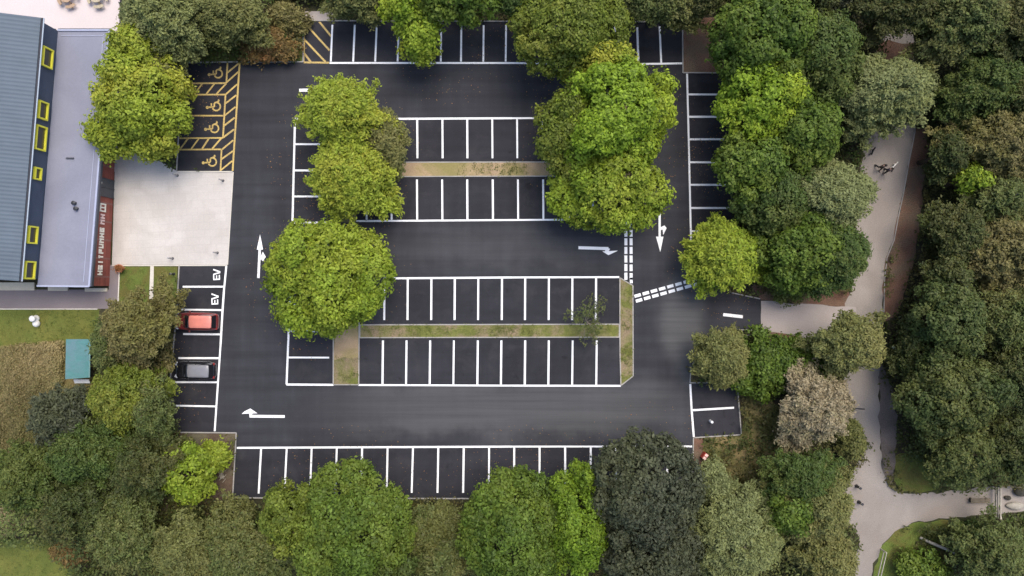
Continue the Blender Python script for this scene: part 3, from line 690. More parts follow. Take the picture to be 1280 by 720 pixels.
# ==================================================================== TREES
GI = 'trees on the car park islands'; GN = 'trees along the top row of bays'; GE = 'trees between the bays and the gravel path'
GS = 'trees behind the bottom row of bays'; GW = 'trees around the shed and meadow'; GF = 'woodland trees beyond the gravel path'
T = [
 # inside the car park
 ('broadleaf_tree', 429, 146, 58, 50, 9, 'gold_lime', 'yellow-tinged thin tree over the short island bays, white lines showing through its leaves', GI, dict(form='open', dens=.85, thin=.6, leaf=.155)),
 ('broadleaf_tree', 480, 178, 30, 40, 6.0, 'olive', 'small soft green tree hanging over the start of the tan soil strip', GI, dict(form='open')),
 ('broadleaf_tree', 436, 218, 50, 58, 8.2, 'gold_lime', 'lime tree squeezed between the thin yellow-tinged tree and the big round island tree', GI, dict(form='open', dens=.9, thin=.85, leaf=.165)),
 ('broadleaf_tree', 410, 347, 76, 74, 9.5, 'lime', 'big round lime green tree covering the island beside the straight-on arrow', GI, dict(lob=15)),
 ('broadleaf_tree', 768, 148, 72, 72, 11, 'bright', 'tallest round bright green tree standing over the far end of the tan soil strip', GI, dict(lob=14)),
 ('broadleaf_tree', 708, 165, 36, 62, 8.5, 'moss', 'pale lime tree leaning over the bays against the tallest round bright tree', GI, dict(lob=9)),
 ('broadleaf_tree', 760, 240, 72, 54, 8.5, 'lime', 'spreading lime green tree above the start of the double dashed lines', GI, dict(lob=13)),
 ('sapling', 733, 402, 25, 34, 4.0, 'dull', 'bare thin sapling in the grass strip between the two middle bay rows', None, dict(form='open', dens=.45, thin=.16, leaf=.09)),
 # along the top
 ('broadleaf_tree', 528, 44, 33, 38, 6.5, 'lime', 'small lime tree poking out over the line of the top bays', GN, dict(lob=8)),
 ('broadleaf_tree', 575, -2, 58, 36, 9, 'green', 'deep green rounded tree at the frame edge above the top bays', GN, {}),
 ('broadleaf_tree', 508, 2, 30, 36, 7.5, 'bright', 'bright green tree beside the small lime tree of the top bays', GN, dict(lob=8)),
 ('broadleaf_tree', 448, -4, 42, 32, 7, 'olive', 'olive tree overhanging the bays next to the yellow hatched corner', GN, dict(form='open')),
 ('broadleaf_tree', 715, 40, 76, 62, 10, 'moss', 'wide lime tree spilling across the top bays onto the aisle', GN, dict(lob=14, gap=.18)),
 ('broadleaf_tree', 745, 84, 50, 28, 8, 'gold_lime', 'low yellow-green tree joining the wide top tree to the tallest round tree', GN, dict(lob=8)),
 ('broadleaf_tree', 640, -8, 30, 36, 8, 'deep', 'dark green tree behind the wide lime tree of the top bays', GN, dict(form='open')),
 ('broadleaf_tree', 822, 4, 58, 32, 8, 'dull', 'dull grey-green tree over the last two bays of the top row', GN, dict(form='open')),
 ('broadleaf_tree', 884, -8, 34, 34, 8, 'forest', 'dark tree above the red-brown mulch corner', GN, dict(form='open')),
 ('broadleaf_tree', 208, 20, 54, 46, 8.5, 'grey_green', 'soft grey-green tree beside the pale terrace fence', GN, dict(form='open')),
 ('broadleaf_tree', 288, 20, 48, 38, 7, 'olive', 'loose olive tree above the topmost wheelchair bay', GN, dict(form='open')),
 ('shrub', 334, 55, 30, 26, 2.2, 'autumn', 'rusty orange and green shrub on the bank by the yellow hatched corner', None, dict(form='open')),
 ('shrub', 358, 22, 24, 20, 2.0, 'brownish', 'brown-green shrub under the timber fence', None, dict(form='open')),
 ('broadleaf_tree', 180, 130, 58, 66, 8.5, 'gold_lime', 'yellow-green tree between the building and the wheelchair bays', None, dict(lob=13, gap=.16)),
 ('broadleaf_tree', 150, 168, 36, 34, 6.5, 'lime', 'small yellow-green tree tight against the flat grey roof', None, dict(lob=8)),
 ('broadleaf_tree', 204, 100, 22, 28, 6.0, 'olive', 'olive tree touching the topmost wheelchair bay', None, dict(form='open')),
 ('broadleaf_tree', 180, 62, 30, 32, 7.0, 'gold_lime', 'bright yellow-green crown between the soft grey-green tree and the pale terrace', None, dict(lob=8)),
 # between the bays and the path
 ('broadleaf_tree', 958, 50, 72, 66, 11, 'green', 'large green tree nearest the red-brown mulch corner', GE, dict(lob=14)),
 ('broadleaf_tree', 1022, 75, 48, 56, 9.5, 'deep', 'darker green tree between the large green tree and the pale feathery ones', GE, {}),
 ('broadleaf_tree', 945, 130, 52, 48, 10, 'bright', 'fresh bright green tree overhanging the side column of bays', GE, dict(lob=12)),
 ('broadleaf_tree', 1000, 165, 46, 50, 9, 'green', 'green tree behind the fresh bright tree of the side bays', GE, {}),
 ('broadleaf_tree', 938, 205, 46, 52, 9, 'green', 'deep green tree halfway down the side column of bays', GE, {}),
 ('broadleaf_tree', 968, 255, 50, 42, 8, 'deep', 'dark green tree above the small shrubby lime tree', GE, {}),
 ('broadleaf_tree', 1104, 116, 72, 48, 9, 'grey_green', 'feathery grey-green tree reaching across the top of the gravel path', GE, dict(form='open')),
 ('broadleaf_tree', 1032, 246, 60, 46, 8.5, 'grey_green', 'feathery grey-green tree beside the two walkers', GE, dict(form='open')),
 ('broadleaf_tree', 1002, 312, 62, 50, 8, 'green', 'mid green bushy tree between the shrubby lime one and the gravel path side', GE, {}),
 ('broadleaf_tree', 1038, 324, 42, 44, 8.5, 'deep', 'dark green bushy tree leaning over the gravel path above the concrete apron', GE, dict(form='open')),
 ('broadleaf_tree', 908, 320, 44, 48, 7, 'lime', 'shrubby lime green tree over the lowest side bays and dashed lines', GE, dict(form='open')),
 ('broadleaf_tree', 900, 446, 33, 38, 6, 'olive', 'light olive feathery tree in the bend of the entrance drive', GE, dict(form='open')),
 ('shrub', 962, 458, 48, 46, 3.6, 'green', 'broad low green shrub below the entrance drive', GE, dict(lob=10)),
 ('shrub', 1014, 446, 44, 28, 3, 'green', 'low leafy green shrub under the olive-yellow tree', GE, dict(lob=8)),
 ('shrub', 985, 365, 24, 14, 2.2, 'deep', 'small green shrub on the mulch above the concrete apron', GE, dict(lob=6)),
 ('broadleaf_tree', 1060, 430, 44, 38, 8, 'olive', 'olive-yellow tree where the concrete apron meets the gravel path', GE, dict(form='open')),
 ('broadleaf_tree', 1016, 511, 48, 46, 8, 'tan', 'pinkish tan tree with dry foliage by the gravel path', GE, dict(form='open')),
 ('shrub', 1064, 548, 16, 28, 3, 'olive', 'narrow olive shrub at the path side of the pinkish tan tree', GE, dict(form='open')),
 ('broadleaf_tree', 1000, 598, 44, 38, 7.5, 'deep', 'dull green tree below the pinkish tan tree', GE, dict(form='open')),
 ('broadleaf_tree', 1018, 632, 48, 50, 8, 'olive', 'light olive tree beside the dark bollards of the path junction', GE, dict(form='open')),
 ('broadleaf_tree', 985, 632, 36, 34, 7, 'green', 'green tree in the hollow between pale olive and grey-green crowns', GE, dict(lob=9)),
 ('broadleaf_tree', 920, 672, 60, 58, 8.5, 'grey_green', 'large pale grey-green tree next to the nearly black tree', GE, dict(form='open')),
 ('broadleaf_tree', 893, 606, 26, 26, 5, 'grey_green', 'small silvery tree below the red bin', GE, dict(form='open')),
 ('broadleaf_tree', 1030, 702, 40, 38, 7, 'olive', 'yellow-olive tree over the lower end of the path', GE, dict(form='open')),
 # bottom row
 ('broadleaf_tree', 808, 606, 68, 72, 11, 'blackish', 'nearly black tree spreading over the end of the bottom bays', GS, dict(lob=14)),
 ('broadleaf_tree', 812, 692, 66, 58, 10, 'blackish', 'second dark tree directly below the nearly black one', GS, dict(lob=11)),
 ('broadleaf_tree', 722, 650, 37, 72, 9, 'vivid', 'vivid green narrow tree next to the nearly black tree', GS, dict(lob=11)),
 ('broadleaf_tree', 645, 660, 62, 78, 9.5, 'green', 'tall green tree hiding the middle of the bottom bays', GS, dict(lob=13)),
 ('broadleaf_tree', 438, 658, 76, 72, 9.5, 'green', 'broad domed green tree over the bottom bays below the turning arrow', GS, dict(lob=15)),
 ('broadleaf_tree', 364, 640, 34, 46, 8, 'moss', 'yellow-green side of the grove hugging the broad domed tree', GS, dict(lob=8)),
 ('broadleaf_tree', 482, 722, 46, 32, 8, 'deep', 'dark green tree at the frame edge under the broad domed tree', GS, dict(lob=8)),
 ('shrub', 520, 668, 34, 38, 4, 'dull', 'dull green shrub beside the broad domed tree', GS, dict(form='open', dens=.62)),
 ('shrub', 555, 652, 44, 24, 2.6, 'olive', 'low olive bramble shrub along the kerb of the bottom bays', GS, dict(form='open', dens=.62)),
 ('broadleaf_tree', 555, 700, 40, 36, 6, 'dull', 'dull olive tree in the gap between two green crowns', GS, dict(form='open', dens=.62)),
 ('broadleaf_tree', 310, 690, 62, 56, 7.5, 'dull', 'grey-green scrubby tree below the corner of the bottom bays', GS, dict(form='open', dens=.62)),
 ('broadleaf_tree', 235, 690, 50, 50, 7, 'olive', 'scrubby olive tree under the bare soil corner', GS, dict(form='open', dens=.62)),
 ('broadleaf_tree', 236, 592, 33, 36, 5, 'lime', 'small bright lime tree on the bare soil corner', None, dict(lob=9)),
 ('shrub', 268, 570, 20, 18, 2.5, 'gold_lime', 'little yellow-green shrub beside the small bright lime tree', None, dict(form='open')),
 # around the shed
 ('broadleaf_tree', 173, 411, 50, 50, 8, 'brownish', 'brown-green tree over the nose of the red car', GW, dict(form='open', dens=.62)),
 ('broadleaf_tree', 140, 432, 18, 34, 6, 'dull', 'slim grey-green tree behind the teal shed', GW, dict(form='open', dens=.62)),
 ('broadleaf_tree', 155, 496, 45, 44, 7.5, 'moss', 'lime green star-leaved tree below the teal shed', GW, dict(form='open', dens=.62)),
 ('broadleaf_tree', 194, 508, 22, 40, 6.5, 'dull', 'dull green tree against the lowest side bays', GW, dict(form='open', dens=.62)),
 ('conifer_tree', 76, 522, 38, 36, 7, 'blackish', 'dark blue-green conifer at the edge of the dry meadow', GW, dict(form='open', dens=.62)),
 ('broadleaf_tree', 110, 565, 56, 50, 7.5, 'deep', 'green tree between the dark conifer and the lime tree', GW, dict(form='open', dens=.62)),
 ('broadleaf_tree', 178, 582, 52, 48, 7, 'forest', 'dark olive tree behind the bare soil corner', GW, dict(form='open', dens=.62)),
 ('broadleaf_tree', 36, 598, 48, 50, 7, 'deep', 'green scrub tree at the frame edge below the meadow', GW, dict(form='open', dens=.62)),
 ('broadleaf_tree', 92, 640, 50, 46, 7.5, 'forest', 'dark green tree above the small grass clearing', GW, dict(form='open', dens=.62)),
 ('broadleaf_tree', 158, 668, 54, 56, 7, 'dull', 'twiggy dull green tree beside the rusty bracken', GW, dict(form='open', dens=.62)),
 ('shrub', 88, 688, 24, 20, 2.2, 'autumn', 'rusty brown bracken clump by the small grass clearing', None, dict(form='open')),
 ('shrub', 8, 652, 18, 22, 2, 'tan', 'dry pinkish shrub at the frame edge above the grass clearing', None, dict(form='open')),
 # woodland
 ('broadleaf_tree', 1000, 2, 50, 30, 9, 'forest', 'dark woodland tree at the top between two green crowns', GF, dict(form='open', dens=.62)),
 ('broadleaf_tree', 1120, 10, 64, 42, 10, 'forest', 'dark olive woodland tree closing the top end of the path', GF, dict(form='open', dens=.62)),
 ('broadleaf_tree', 1068, -4, 36, 34, 8, 'blackish', 'blackish woodland tree at the top edge', GF, dict(form='open', dens=.62)),
 ('broadleaf_tree', 1196, 26, 60, 50, 11, 'dull', 'brownish dull woodland tree at the top edge', GF, dict(form='open', dens=.62)),
 ('broadleaf_tree', 1262, 34, 48, 58, 11, 'forest', 'dark tree in the top corner of the wood', GF, dict(form='open', dens=.62)),
 ('broadleaf_tree', 1226, 108, 46, 42, 9, 'deep', 'blue-green woodland tree below the brownish dull one', GF, dict(form='open', dens=.62)),
 ('broadleaf_tree', 1272, 118, 34, 40, 9, 'forest', 'dark green woodland tree at the frame edge above the brown crown', GF, dict(form='open', dens=.62)),
 ('broadleaf_tree', 1194, 130, 28, 28, 7, 'deep', 'small dark green tree above the red-brown soil bank', GF, dict(form='open', dens=.62)),
 ('broadleaf_tree', 1250, 182, 54, 46, 9, 'brownish', 'large brown-olive woodland tree', GF, dict(form='open', dens=.62)),
 ('broadleaf_tree', 1204, 226, 17, 17, 6.5, 'lime', 'small lime tree alone in the dark of the wood', None, dict(lob=6)),
 ('broadleaf_tree', 1180, 194, 22, 30, 7, 'forest', 'dark tree next to the top of the soil bank', GF, dict(form='open', dens=.62)),
 ('broadleaf_tree', 1240, 250, 42, 34, 7.5, 'dull', 'dull green tree between the two brown-olive crowns', GF, dict(form='open', dens=.62)),
 ('broadleaf_tree', 1254, 316, 54, 48, 9, 'brownish', 'spiky brown-olive woodland tree halfway down', GF, dict(form='open', dens=.62)),
 ('broadleaf_tree', 1194, 292, 36, 40, 7.5, 'forest', 'dark green tree beside the middle of the soil bank', GF, dict(form='open', dens=.62)),
 ('broadleaf_tree', 1182, 345, 30, 34, 7, 'forest', 'dark tree at the narrow end of the soil bank', GF, dict(form='open', dens=.62)),
 ('broadleaf_tree', 1178, 402, 46, 54, 9, 'wood', 'fresh green woodland tree beside the pale fallen branch', GF, {}),
 ('broadleaf_tree', 1258, 398, 44, 42, 8.5, 'dull', 'greyish brown woodland tree at the frame edge', GF, dict(form='open', dens=.62)),
 ('broadleaf_tree', 1186, 492, 60, 56, 9.5, 'wood', 'large green woodland tree beside the path shoulder', GF, dict(lob=13)),
 ('broadleaf_tree', 1262, 470, 42, 50, 9, 'forest', 'very dark tree at the frame edge behind the large green one', GF, dict(form='open', dens=.62)),
 ('broadleaf_tree', 1200, 562, 52, 42, 8, 'wood', 'green tree above the branch path', GF, dict(form='open', dens=.62)),
 ('broadleaf_tree', 1262, 558, 46, 46, 8.5, 'forest', 'dark tree above the barrier gate', GF, dict(form='open', dens=.62)),
 ('broadleaf_tree', 1238, 690, 46, 42, 7, 'dull', 'grey-green tree below the barrier gate', GF, dict(form='open', dens=.62)),
 ('shrub', 1156, 714, 34, 26, 2.4, 'green', 'leafy green shrub over the end of the fallen log', GF, dict(lob=8)),
 ('shrub', 1220, 668, 22, 14, 2.0, 'deep', 'low green shrub beside the fallen log', GF, dict(form='open', dens=.62)),
 ('broadleaf_tree', 1140, 440, 24, 44, 6, 'forest', 'slim dark tree on the path edge opposite the olive-yellow tree', GF, dict(form='open', dens=.62)),
]
for i, (nm, px, py, rx, ry, h, key, label, grp, kw) in enumerate(T):
    big = rx * ry > 1500
    kw = dict(kw); kw.setdefault('leaf', .17 if key in ('blackish', 'lime', 'bright', 'green', 'gold_lime') else .15)
    tree(nm, px, py, rx, ry, h, key, label, 'shrub' if nm == 'shrub' else 'tree', grp, seed=i, rot=random.uniform(-.3, .3) if abs(rx - ry) < 12 else 0.0, **kw)

# undergrowth: nobody could count it
def inside(px, py, poly):
    r = np.zeros(len(px), bool); n = len(poly); j = n - 1
    for i in range(n):
        xi, yi = poly[i]; xj, yj = poly[j]
        c = ((yi > py) != (yj > py)) & (px < (xj - xi) * (py - yi) / (yj - yi + 1e-12) + xi)
        r ^= c; j = i
    return r
CLEAR = [ASPHALT, PLAZA, PATH,
         [(-80, -80), (159, -80), (158, 190), (146, 215), (146, 386), (126, 396), (112, 470), (80, 430), (-80, 445)],
         [(-80, 440), (84, 425), (118, 470), (108, 515), (60, 600), (-80, 610)], [(-80, 672), (60, 674), (92, 692), (95, 800), (-80, 800)],
         [(146, 330), (224, 330), (220, 400), (146, 400)], [(853, 22), (900, 18), (906, 92), (853, 92)], [(209, 541), (293, 541), (291, 622), (240, 622), (215, 600)],
         [(940, 366), (1062, 366), (1066, 430), (1005, 432), (948, 418)], [(866, 545), (880, 545), (880, 590), (866, 590)],
         [(1141, 160), (1160, 160), (1147, 280), (1137, 335), (1118, 395), (1103, 405), (1120, 272)], [(1098, 450), (1120, 520), (1117, 605), (1100, 560)],
         [(1118, 572), (1150, 570), (1168, 612), (1124, 614)], [(1100, 681), (1119, 664), (1142, 656), (1150, 670), (1120, 720), (1084, 740)], [(376, 10), (425, 10), (425, 27), (376, 27)]]
rng = np.random.default_rng(5)
def scatter(n, x0, x1, y0, y1, clear, only=None):
    px = rng.uniform(x0, x1, n); py = rng.uniform(y0, y1, n); k = np.ones(n, bool)
    for c in clear: k &= ~inside(px, py, c)
    if only is not None:
        kk = np.zeros(n, bool)
        for c in only: kk |= inside(px, py, c)
        k &= kk
    px, py = px[k], py[k]
    return (px - 640) * S, (360 - py) * S
def cover(name, x, y, key, hmax, leaf, nl, cs, soft=0.0):
    base = np.stack([x, y, np.zeros_like(x)], 1)
    hn = np.clip(.5 + .6 * lownoise(base, rng, 5, .9), 0, 1) * hmax
    C = base.copy(); C[:, 2] = hn * rng.uniform(.35, 1, len(x)) + .02
    N = unit(np.stack([rng.normal(size=len(x)) * .4, rng.normal(size=len(x)) * .4, np.ones(len(x))], 1))
    tn = None if not soft else np.clip(.5 + soft * lownoise(base, rng, 5, .45) + rng.normal(0, .08, len(x)), 0, 1)
    V, F, tint, patch = clumps_to_leaves(C, N, nl, cs, leaf, rng, tn=tn)
    V[:, 2] = np.maximum(V[:, 2], -.02)
    o = bpy.data.objects.new(name, mesh_np(name, V, F, {'tint': tint, 'patch': patch}, LM[key])); COL.objects.link(o)
    return o
x, y = scatter(60000, -40, 1320, -40, 760, CLEAR)
tag(cover('undergrowth', x, y, 'undergrowth', 1.5, .15, 5, .2), 'dark leafy undergrowth covering the ground under the trees', 'undergrowth', kind='stuff')
x, y = scatter(30000, -40, 1320, -40, 760, CLEAR)
kk = lownoise(np.stack([x, y, 0 * x], 1), rng, 5, .28) > .25
tag(cover('bracken', x[kk], y[kk], 'deep', 1.9, .13, 6, .2), 'mid green bracken and brambles in patches between the trees', 'bracken', kind='stuff')
# brushwood filling the gaps of the wood and the scrub
x, y = scatter(52000, -40, 1330, -40, 760, CLEAR, [[(1150, -40), (1330, -40), (1330, 600), (1125, 600), (1125, 420), (1165, 300), (1172, 160)], [(900, -40), (1330, -40), (1330, 60), (1150, 60), (1100, 30), (1090, 110), (1040, 110)], [(-40, 600), (70, 560), (110, 500), (205, 530), (205, 622), (330, 632), (330, 760), (100, 760), (90, 690), (-40, 660)], [(1185, 655), (1330, 645), (1330, 760), (1170, 760)], [(960, 600), (1040, 590), (1048, 650), (1058, 760), (860, 760), (880, 640)]])
tag(cover('brushwood', x, y, 'dull', 5.2, .15, 6, .24, .5), 'tangled olive brushwood filling the gaps between the woodland trees', 'brushwood', kind='stuff')
# leaf litter blown onto the tarmac near the crowns
lx, ly = [], []
for (cx, cy, rr_) in ((410, 347, 86), (430, 200, 80), (768, 180, 95), (715, 60, 70), (808, 600, 80), (436, 640, 90), (660, 640, 90), (900, 200, 40), (200, 480, 50), (905, 330, 60), (560, 60, 60), (230, 130, 40)):
    n = int(rr_ * 4); a = rng.uniform(0, 6.283, n); r_ = rr_ * np.sqrt(rng.uniform(.2, 1.5, n)); lx.append(cx + r_ * np.cos(a)); ly.append(cy + r_ * np.sin(a))
lx = np.concatenate(lx); ly = np.concatenate(ly); kk = inside(lx, ly, ASPHALT); lx, ly = lx[kk], ly[kk]
Cl = np.stack([(lx - 640) * S, (360 - ly) * S, np.full(len(lx), .022)], 1)
V, F = leaves(Cl, unit(rng.normal(size=Cl.shape) * .1 + np.array([0, 0, 1])), rng.uniform(.03, .07, len(lx)), rng.uniform(.02, .045, len(lx)), rng)
o = bpy.data.objects.new('fallen_leaves', mesh_np('fallen_leaves', V, F, {'tint': rng.uniform(0, 1, len(F)), 'patch': rng.uniform(0, 1, len(F))}, LM['autumn'])); COL.objects.link(o)
tag(o, 'fallen leaves scattered on the tarmac near the tree crowns', 'leaves', kind='stuff')
# tall dry grass of the meadow
def blades(name, x, y, key, hmin, hmax, nb, spread, w):
    n = len(x); idx = np.repeat(np.arange(n), nb); m = len(idx)
    hh = rng.uniform(hmin, hmax, n)[idx] * rng.uniform(.6, 1.1, m)
    a = rng.uniform(0, 6.283, m); lean = rng.uniform(.25, 1.0, m) * spread
    bx = x[idx] + rng.normal(size=m) * .05; by = y[idx] + rng.normal(size=m) * .05
    dx, dy = np.cos(a), np.sin(a)
    z0 = np.full(m, -.02)
    V = np.stack([np.stack([bx - dy * w, by + dx * w, z0], 1), np.stack([bx + dy * w, by - dx * w, z0], 1),
                  np.stack([bx + dx * lean * .55 + dy * w * .8, by + dy * lean * .55 - dx * w * .8, hh * .8], 1),
                  np.stack([bx + dx * lean, by + dy * lean, hh], 1)], 1).reshape(-1, 3)
    F = np.arange(m * 4).reshape(m, 4)
    base = np.stack([x, y, np.zeros(n)], 1)
    patch = np.clip(.5 + .6 * lownoise(base, rng, 4, .5), 0, 1)[idx]
    tint = np.clip(.5 + .5 * lownoise(base, rng, 4, 1.1), 0, 1)[idx] * .6 + rng.uniform(0, .4, m)
    o = bpy.data.objects.new(name, mesh_np(name, V, F, {'tint': tint, 'patch': patch}, LM[key])); COL.objects.link(o)
    return o
x, y = scatter(30000, -40, 125, 425, 640, [[(80, 418), (122, 418), (122, 484), (80, 484)]], [[(-60, 450), (20, 432), (84, 428), (118, 475), (104, 515), (62, 590), (-60, 636)]])
tag(cover('dry_grass', x, y, 'dry', .8, .085, 7, .16, .6), 'tall dry straw-coloured grass of the meadow beside the teal shed', 'grass', kind='stuff')
x, y = scatter(9000, 416, 792, 200, 482, [], [[(450, 407), (774, 406), (774, 421), (450, 421)], [(775.5, 349), (790.5, 358), (790.5, 470), (776.5, 480)], [(417.5, 446), (448.5, 446), (448.5, 480), (417.5, 480)], [(570, 204), (660, 204), (660, 219), (570, 219)]])
keep = lownoise(np.stack([x, y, 0 * x], 1), rng, 4, .8) > -.25
tag(cover('short_grass', x[keep], y[keep], 'blade', .3, .055, 7, .12, .5), 'short patchy grass growing in the kerbed planting strips', 'grass', kind='stuff')
x, y = scatter(26000, -40, 1200, 330, 770, [[(80, 418), (122, 418), (122, 484), (80, 484)]], [[(-60, 389), (122, 389), (112, 440), (60, 440), (-60, 448)], [(151, 335), (187, 335), (187, 398), (151, 398)], [(193, 335), (219, 335), (217, 398), (192, 398)],
    [(-60, 672), (60, 676), (92, 692), (97, 768), (-60, 768)], [(1121, 572), (1160, 566), (1170, 610), (1126, 612)], [(1106, 683), (1120, 668), (1150, 658), (1180, 668), (1160, 765), (1096, 765)]])
tag(cover('lawn_grass', x, y, 'blade', .1, .05, 6, .12, .45), 'mown green grass of the lawns and verges', 'grass', kind='stuff')

# ================================================================= BUILDING
M['roofblue'] = sheetmetal('blue_grey_ribbed_roof', (.085, .112, .138), .36, R(4.5))
M['roofgrey'] = mat('lavender_grey_flat_roof_felt', (.245, .25, .305), .06, .35, .75, (1, .3, 1), speck=.05, sscale=6, c2=(.215, .22, .27), cscale=.14)
M['fascia'] = plain('dark_grey_fascia', (.045, .05, .065), .5)
M['slate'] = mat('slate_blue_cladding', (.065, .085, .125), .12, .8, .6, (1, 1, 2), speck=.08)
M['yellowframe'] = plain('yellow_window_frame', (.8, .74, .06), .45)
M['glass'] = plain('dark_window_glass', (.045, .04, .025), .12, .6)
M['redbrick'] = brickwall('red_brick', (.31, .085, .06), (.26, .12, .1))
M['cream'] = mat('cream_stone', (.62, .55, .42), .08, 1, .8)
M['creamletter'] = plain('cream_sign_lettering', (.88, .84, .72), .5)
M['pinkletter'] = plain('pale_pink_sign_emblem', (.8, .6, .55), .5)
M['steel'] = plain('grey_steel', (.3, .3, .31), .4, metal=.3)
M['darkmetal'] = plain('dark_painted_metal', (.03, .03, .035), .5)
bd = empty('museum_building', tuple(P(60, 190)))
tag(bd, 'long building with blue-grey ribbed roof, yellow framed windows and red brick entrance front', 'building')
def part(mb, name, m, parent=bd, **k):
    o = mb.build(name, m, None, **k)
    o.parent = parent
    pw = parent.matrix_world.copy() if False else None
    # keep the world place: every parent here sits unrotated
    t = Vector((0, 0, 0)); q = parent
    while q is not None:
        t += Vector(q.location); q = q.parent
    o.location = -t
    return o
UZ, LZ = 6.0, 3.4
uN, uS = P(51, 22, UZ), P(23.5, 351.5, UZ)               # eave of the upper roof
ddir = (uS - uN).normalized(); out = Vector((ddir.y * -1, ddir.x, 0))
if out.x < 0: out = -out                                  # towards the car park
W_up = 13.0; rise = 1.7
b = MB()
rN, rS = uN - out * W_up + Vector((0, 0, rise)), uS - out * W_up + Vector((0, 0, rise))
th = Vector((0, 0, .14))
b.add([uN, uS, rS, rN, uN - th, uS - th, rS - th, rN - th], [(0, 1, 2, 3), (4, 7, 6, 5), (0, 4, 5, 1), (1, 5, 6, 2), (2, 6, 7, 3), (3, 7, 4, 0)])
f2N, f2S = rN - out * W_up - Vector((0, 0, rise)), rS - out * W_up - Vector((0, 0, rise))
part(b, 'main_roof', M['roofblue'])
b = MB(); b.add([rN, rS, f2S, f2N, rN - th, rS - th, f2S - th, f2N - th], [(0, 1, 2, 3), (4, 7, 6, 5), (0, 4, 5, 1), (1, 5, 6, 2), (2, 6, 7, 3), (3, 7, 4, 0)])
part(b, 'rear_roof_slope', M['roofblue'])
b = MB(); off = out * .1 + Vector((0, 0, -.1))
b.bar(uN + off, uS + off, .16, .13); part(b, 'eave_gutter', M['darkmetal'])
b = MB(); b.bar(uN + out * .26 + Vector((0, 0, -.05)), uS + out * .26 + Vector((0, 0, -.05)), .1, .05); part(b, 'gutter_rim', plain('pale_gutter_rim', (.35, .4, .45)))
# upper walls
wN, wS = uN - out * .1, uS - out * .1
wN += ddir * .25; wS -= ddir * .25
b = MB(); iw = out * -12.6
def wallbox(b, a, c, t, z0, z1):
    a = Vector((a.x, a.y, 0)); c = Vector((c.x, c.y, 0)); tt = out * t
    b.prism([a, c, c - tt, a - tt], z0, z1)
wallbox(b, wN, wS, .3, -.1, 5.8); part(b, 'clerestory_wall', M['slate'])
b = MB(); wallbox(b, wS + ddir * -.3 - out * .31, wS - out * .31, 23.0, -.1, 5.6); part(b, 'gable_wall', M['cream'])
b = MB(); wallbox(b, wN - out * .31, wN + ddir * .3 - out * .31, 23.0, -.1, 5.6); part(b, 'gable_wall', M['slate'])
# clerestory windows with projecting yellow frames
for cy, hh, tall in ((72, .82, 1.25), (138, .75, 1.15), (172.5, 1.05, 1.3), (217, .5, .8), (293.5, .74, 1.1), (337.5, .76, 1.25)):
    zc = 4.72
    yw = (360 - cy) * S * (H - zc) / H
    t = (yw - wN.y) / (wS.y - wN.y)
    c = wN.lerp(wS, t); c.z = zc
    Mx = Matrix((ddir, out, Vector((0, 0, 1)))).transposed()
    w2, h2 = hh, tall / 2
    fr = MB()
    for s in (-1, 1):
        fr.box(c + out * .11 + ddir * (s * w2), (.14, .26, tall + .14), rot=Mx)
        fr.box(c + out * .11 + Vector((0, 0, s * h2)), (w2 * 2 - .14, .25, .14), rot=Mx)
    fo = part(fr, 'window', M['yellowframe'])
    pb = MB(); pb.box(c + out * .04, (w2 * 2 - .1, .06, tall - .1), rot=Mx)
    part(pb, 'pane', M['glass'], fo)
# low flat roof
LR = [P(68, 37.5, LZ), P(137, 38, LZ), P(112, 358, LZ), P(44, 356.5, LZ)]
LR[0] = Vector((*(wN + out * .02 + ddir * .1).xy, LZ)); LR[3] = Vector((*(wS + out * .02).xy, LZ)); LR[0].y = LR[1].y; LR[3].y = LR[2].y + .05
b = MB(); b.prism(LR, LZ - .32, LZ); part(b, 'flat_roof', M['roofgrey'])
b = MB()
for i, (a, c) in enumerate(zip(LR[:4], LR[1:4])):
    b.bar(a + Vector((0, 0, .05)), c + Vector((0, 0, .05)), .16, .13 + .004 * i)
part(b, 'roof_edge_trim', plain('pale_roof_edge', (.36, .385, .49)))
b = MB()
n1 = (LR[2] - LR[1]).normalized(); o1 = Vector((-n1.y, n1.x, 0)); o1 = o1 if o1.x > 0 else -o1
b.bar(LR[1] + o1 * .14 + Vector((0, 0, -.16)), LR[2] + o1 * .14 + Vector((0, 0, -.16)), .1, .3)
b.bar(LR[1] + Vector((.1, .14, -.16)), LR[0] + Vector((0, .14, -.16)), .1, .296)
part(b, 'roof_fascia', M['fascia'])
b = MB(); q = [Vector((*(LR[1] - o1 * .55).xy, 0)), Vector((*(LR[2] - o1 * .55).xy, 0))]
for k in (.6,): b.bar((q[0].x, q[0].y - .4, LZ + .02), (q[1].x, q[1].y + .4, LZ + .02), .05, .05)
b.bar((LR[0].x + .3, LR[0].y - .5, LZ + .02), (LR[1].x - .5, LR[1].y - .5, LZ + .02), .05, .05)
part(b, 'roof_seam', plain('pale_roof_seam', (.36, .38, .47)))
b = MB()
for px, py in ((94, 254), (96.5, 261)):
    b.lathe(P(px, py, LZ), [(.16, 0), (.16, .12), (.1, .16), (.1, .3), (.2, .32), (.02, .42)], 10)
part(b, 'roof_vent', M['darkmetal'])
b = MB(); b.box(P(88, 198, LZ) + Vector((0, 0, .06)), (.7, .12, .12)); part(b, 'roof_pipe', M['fascia'])
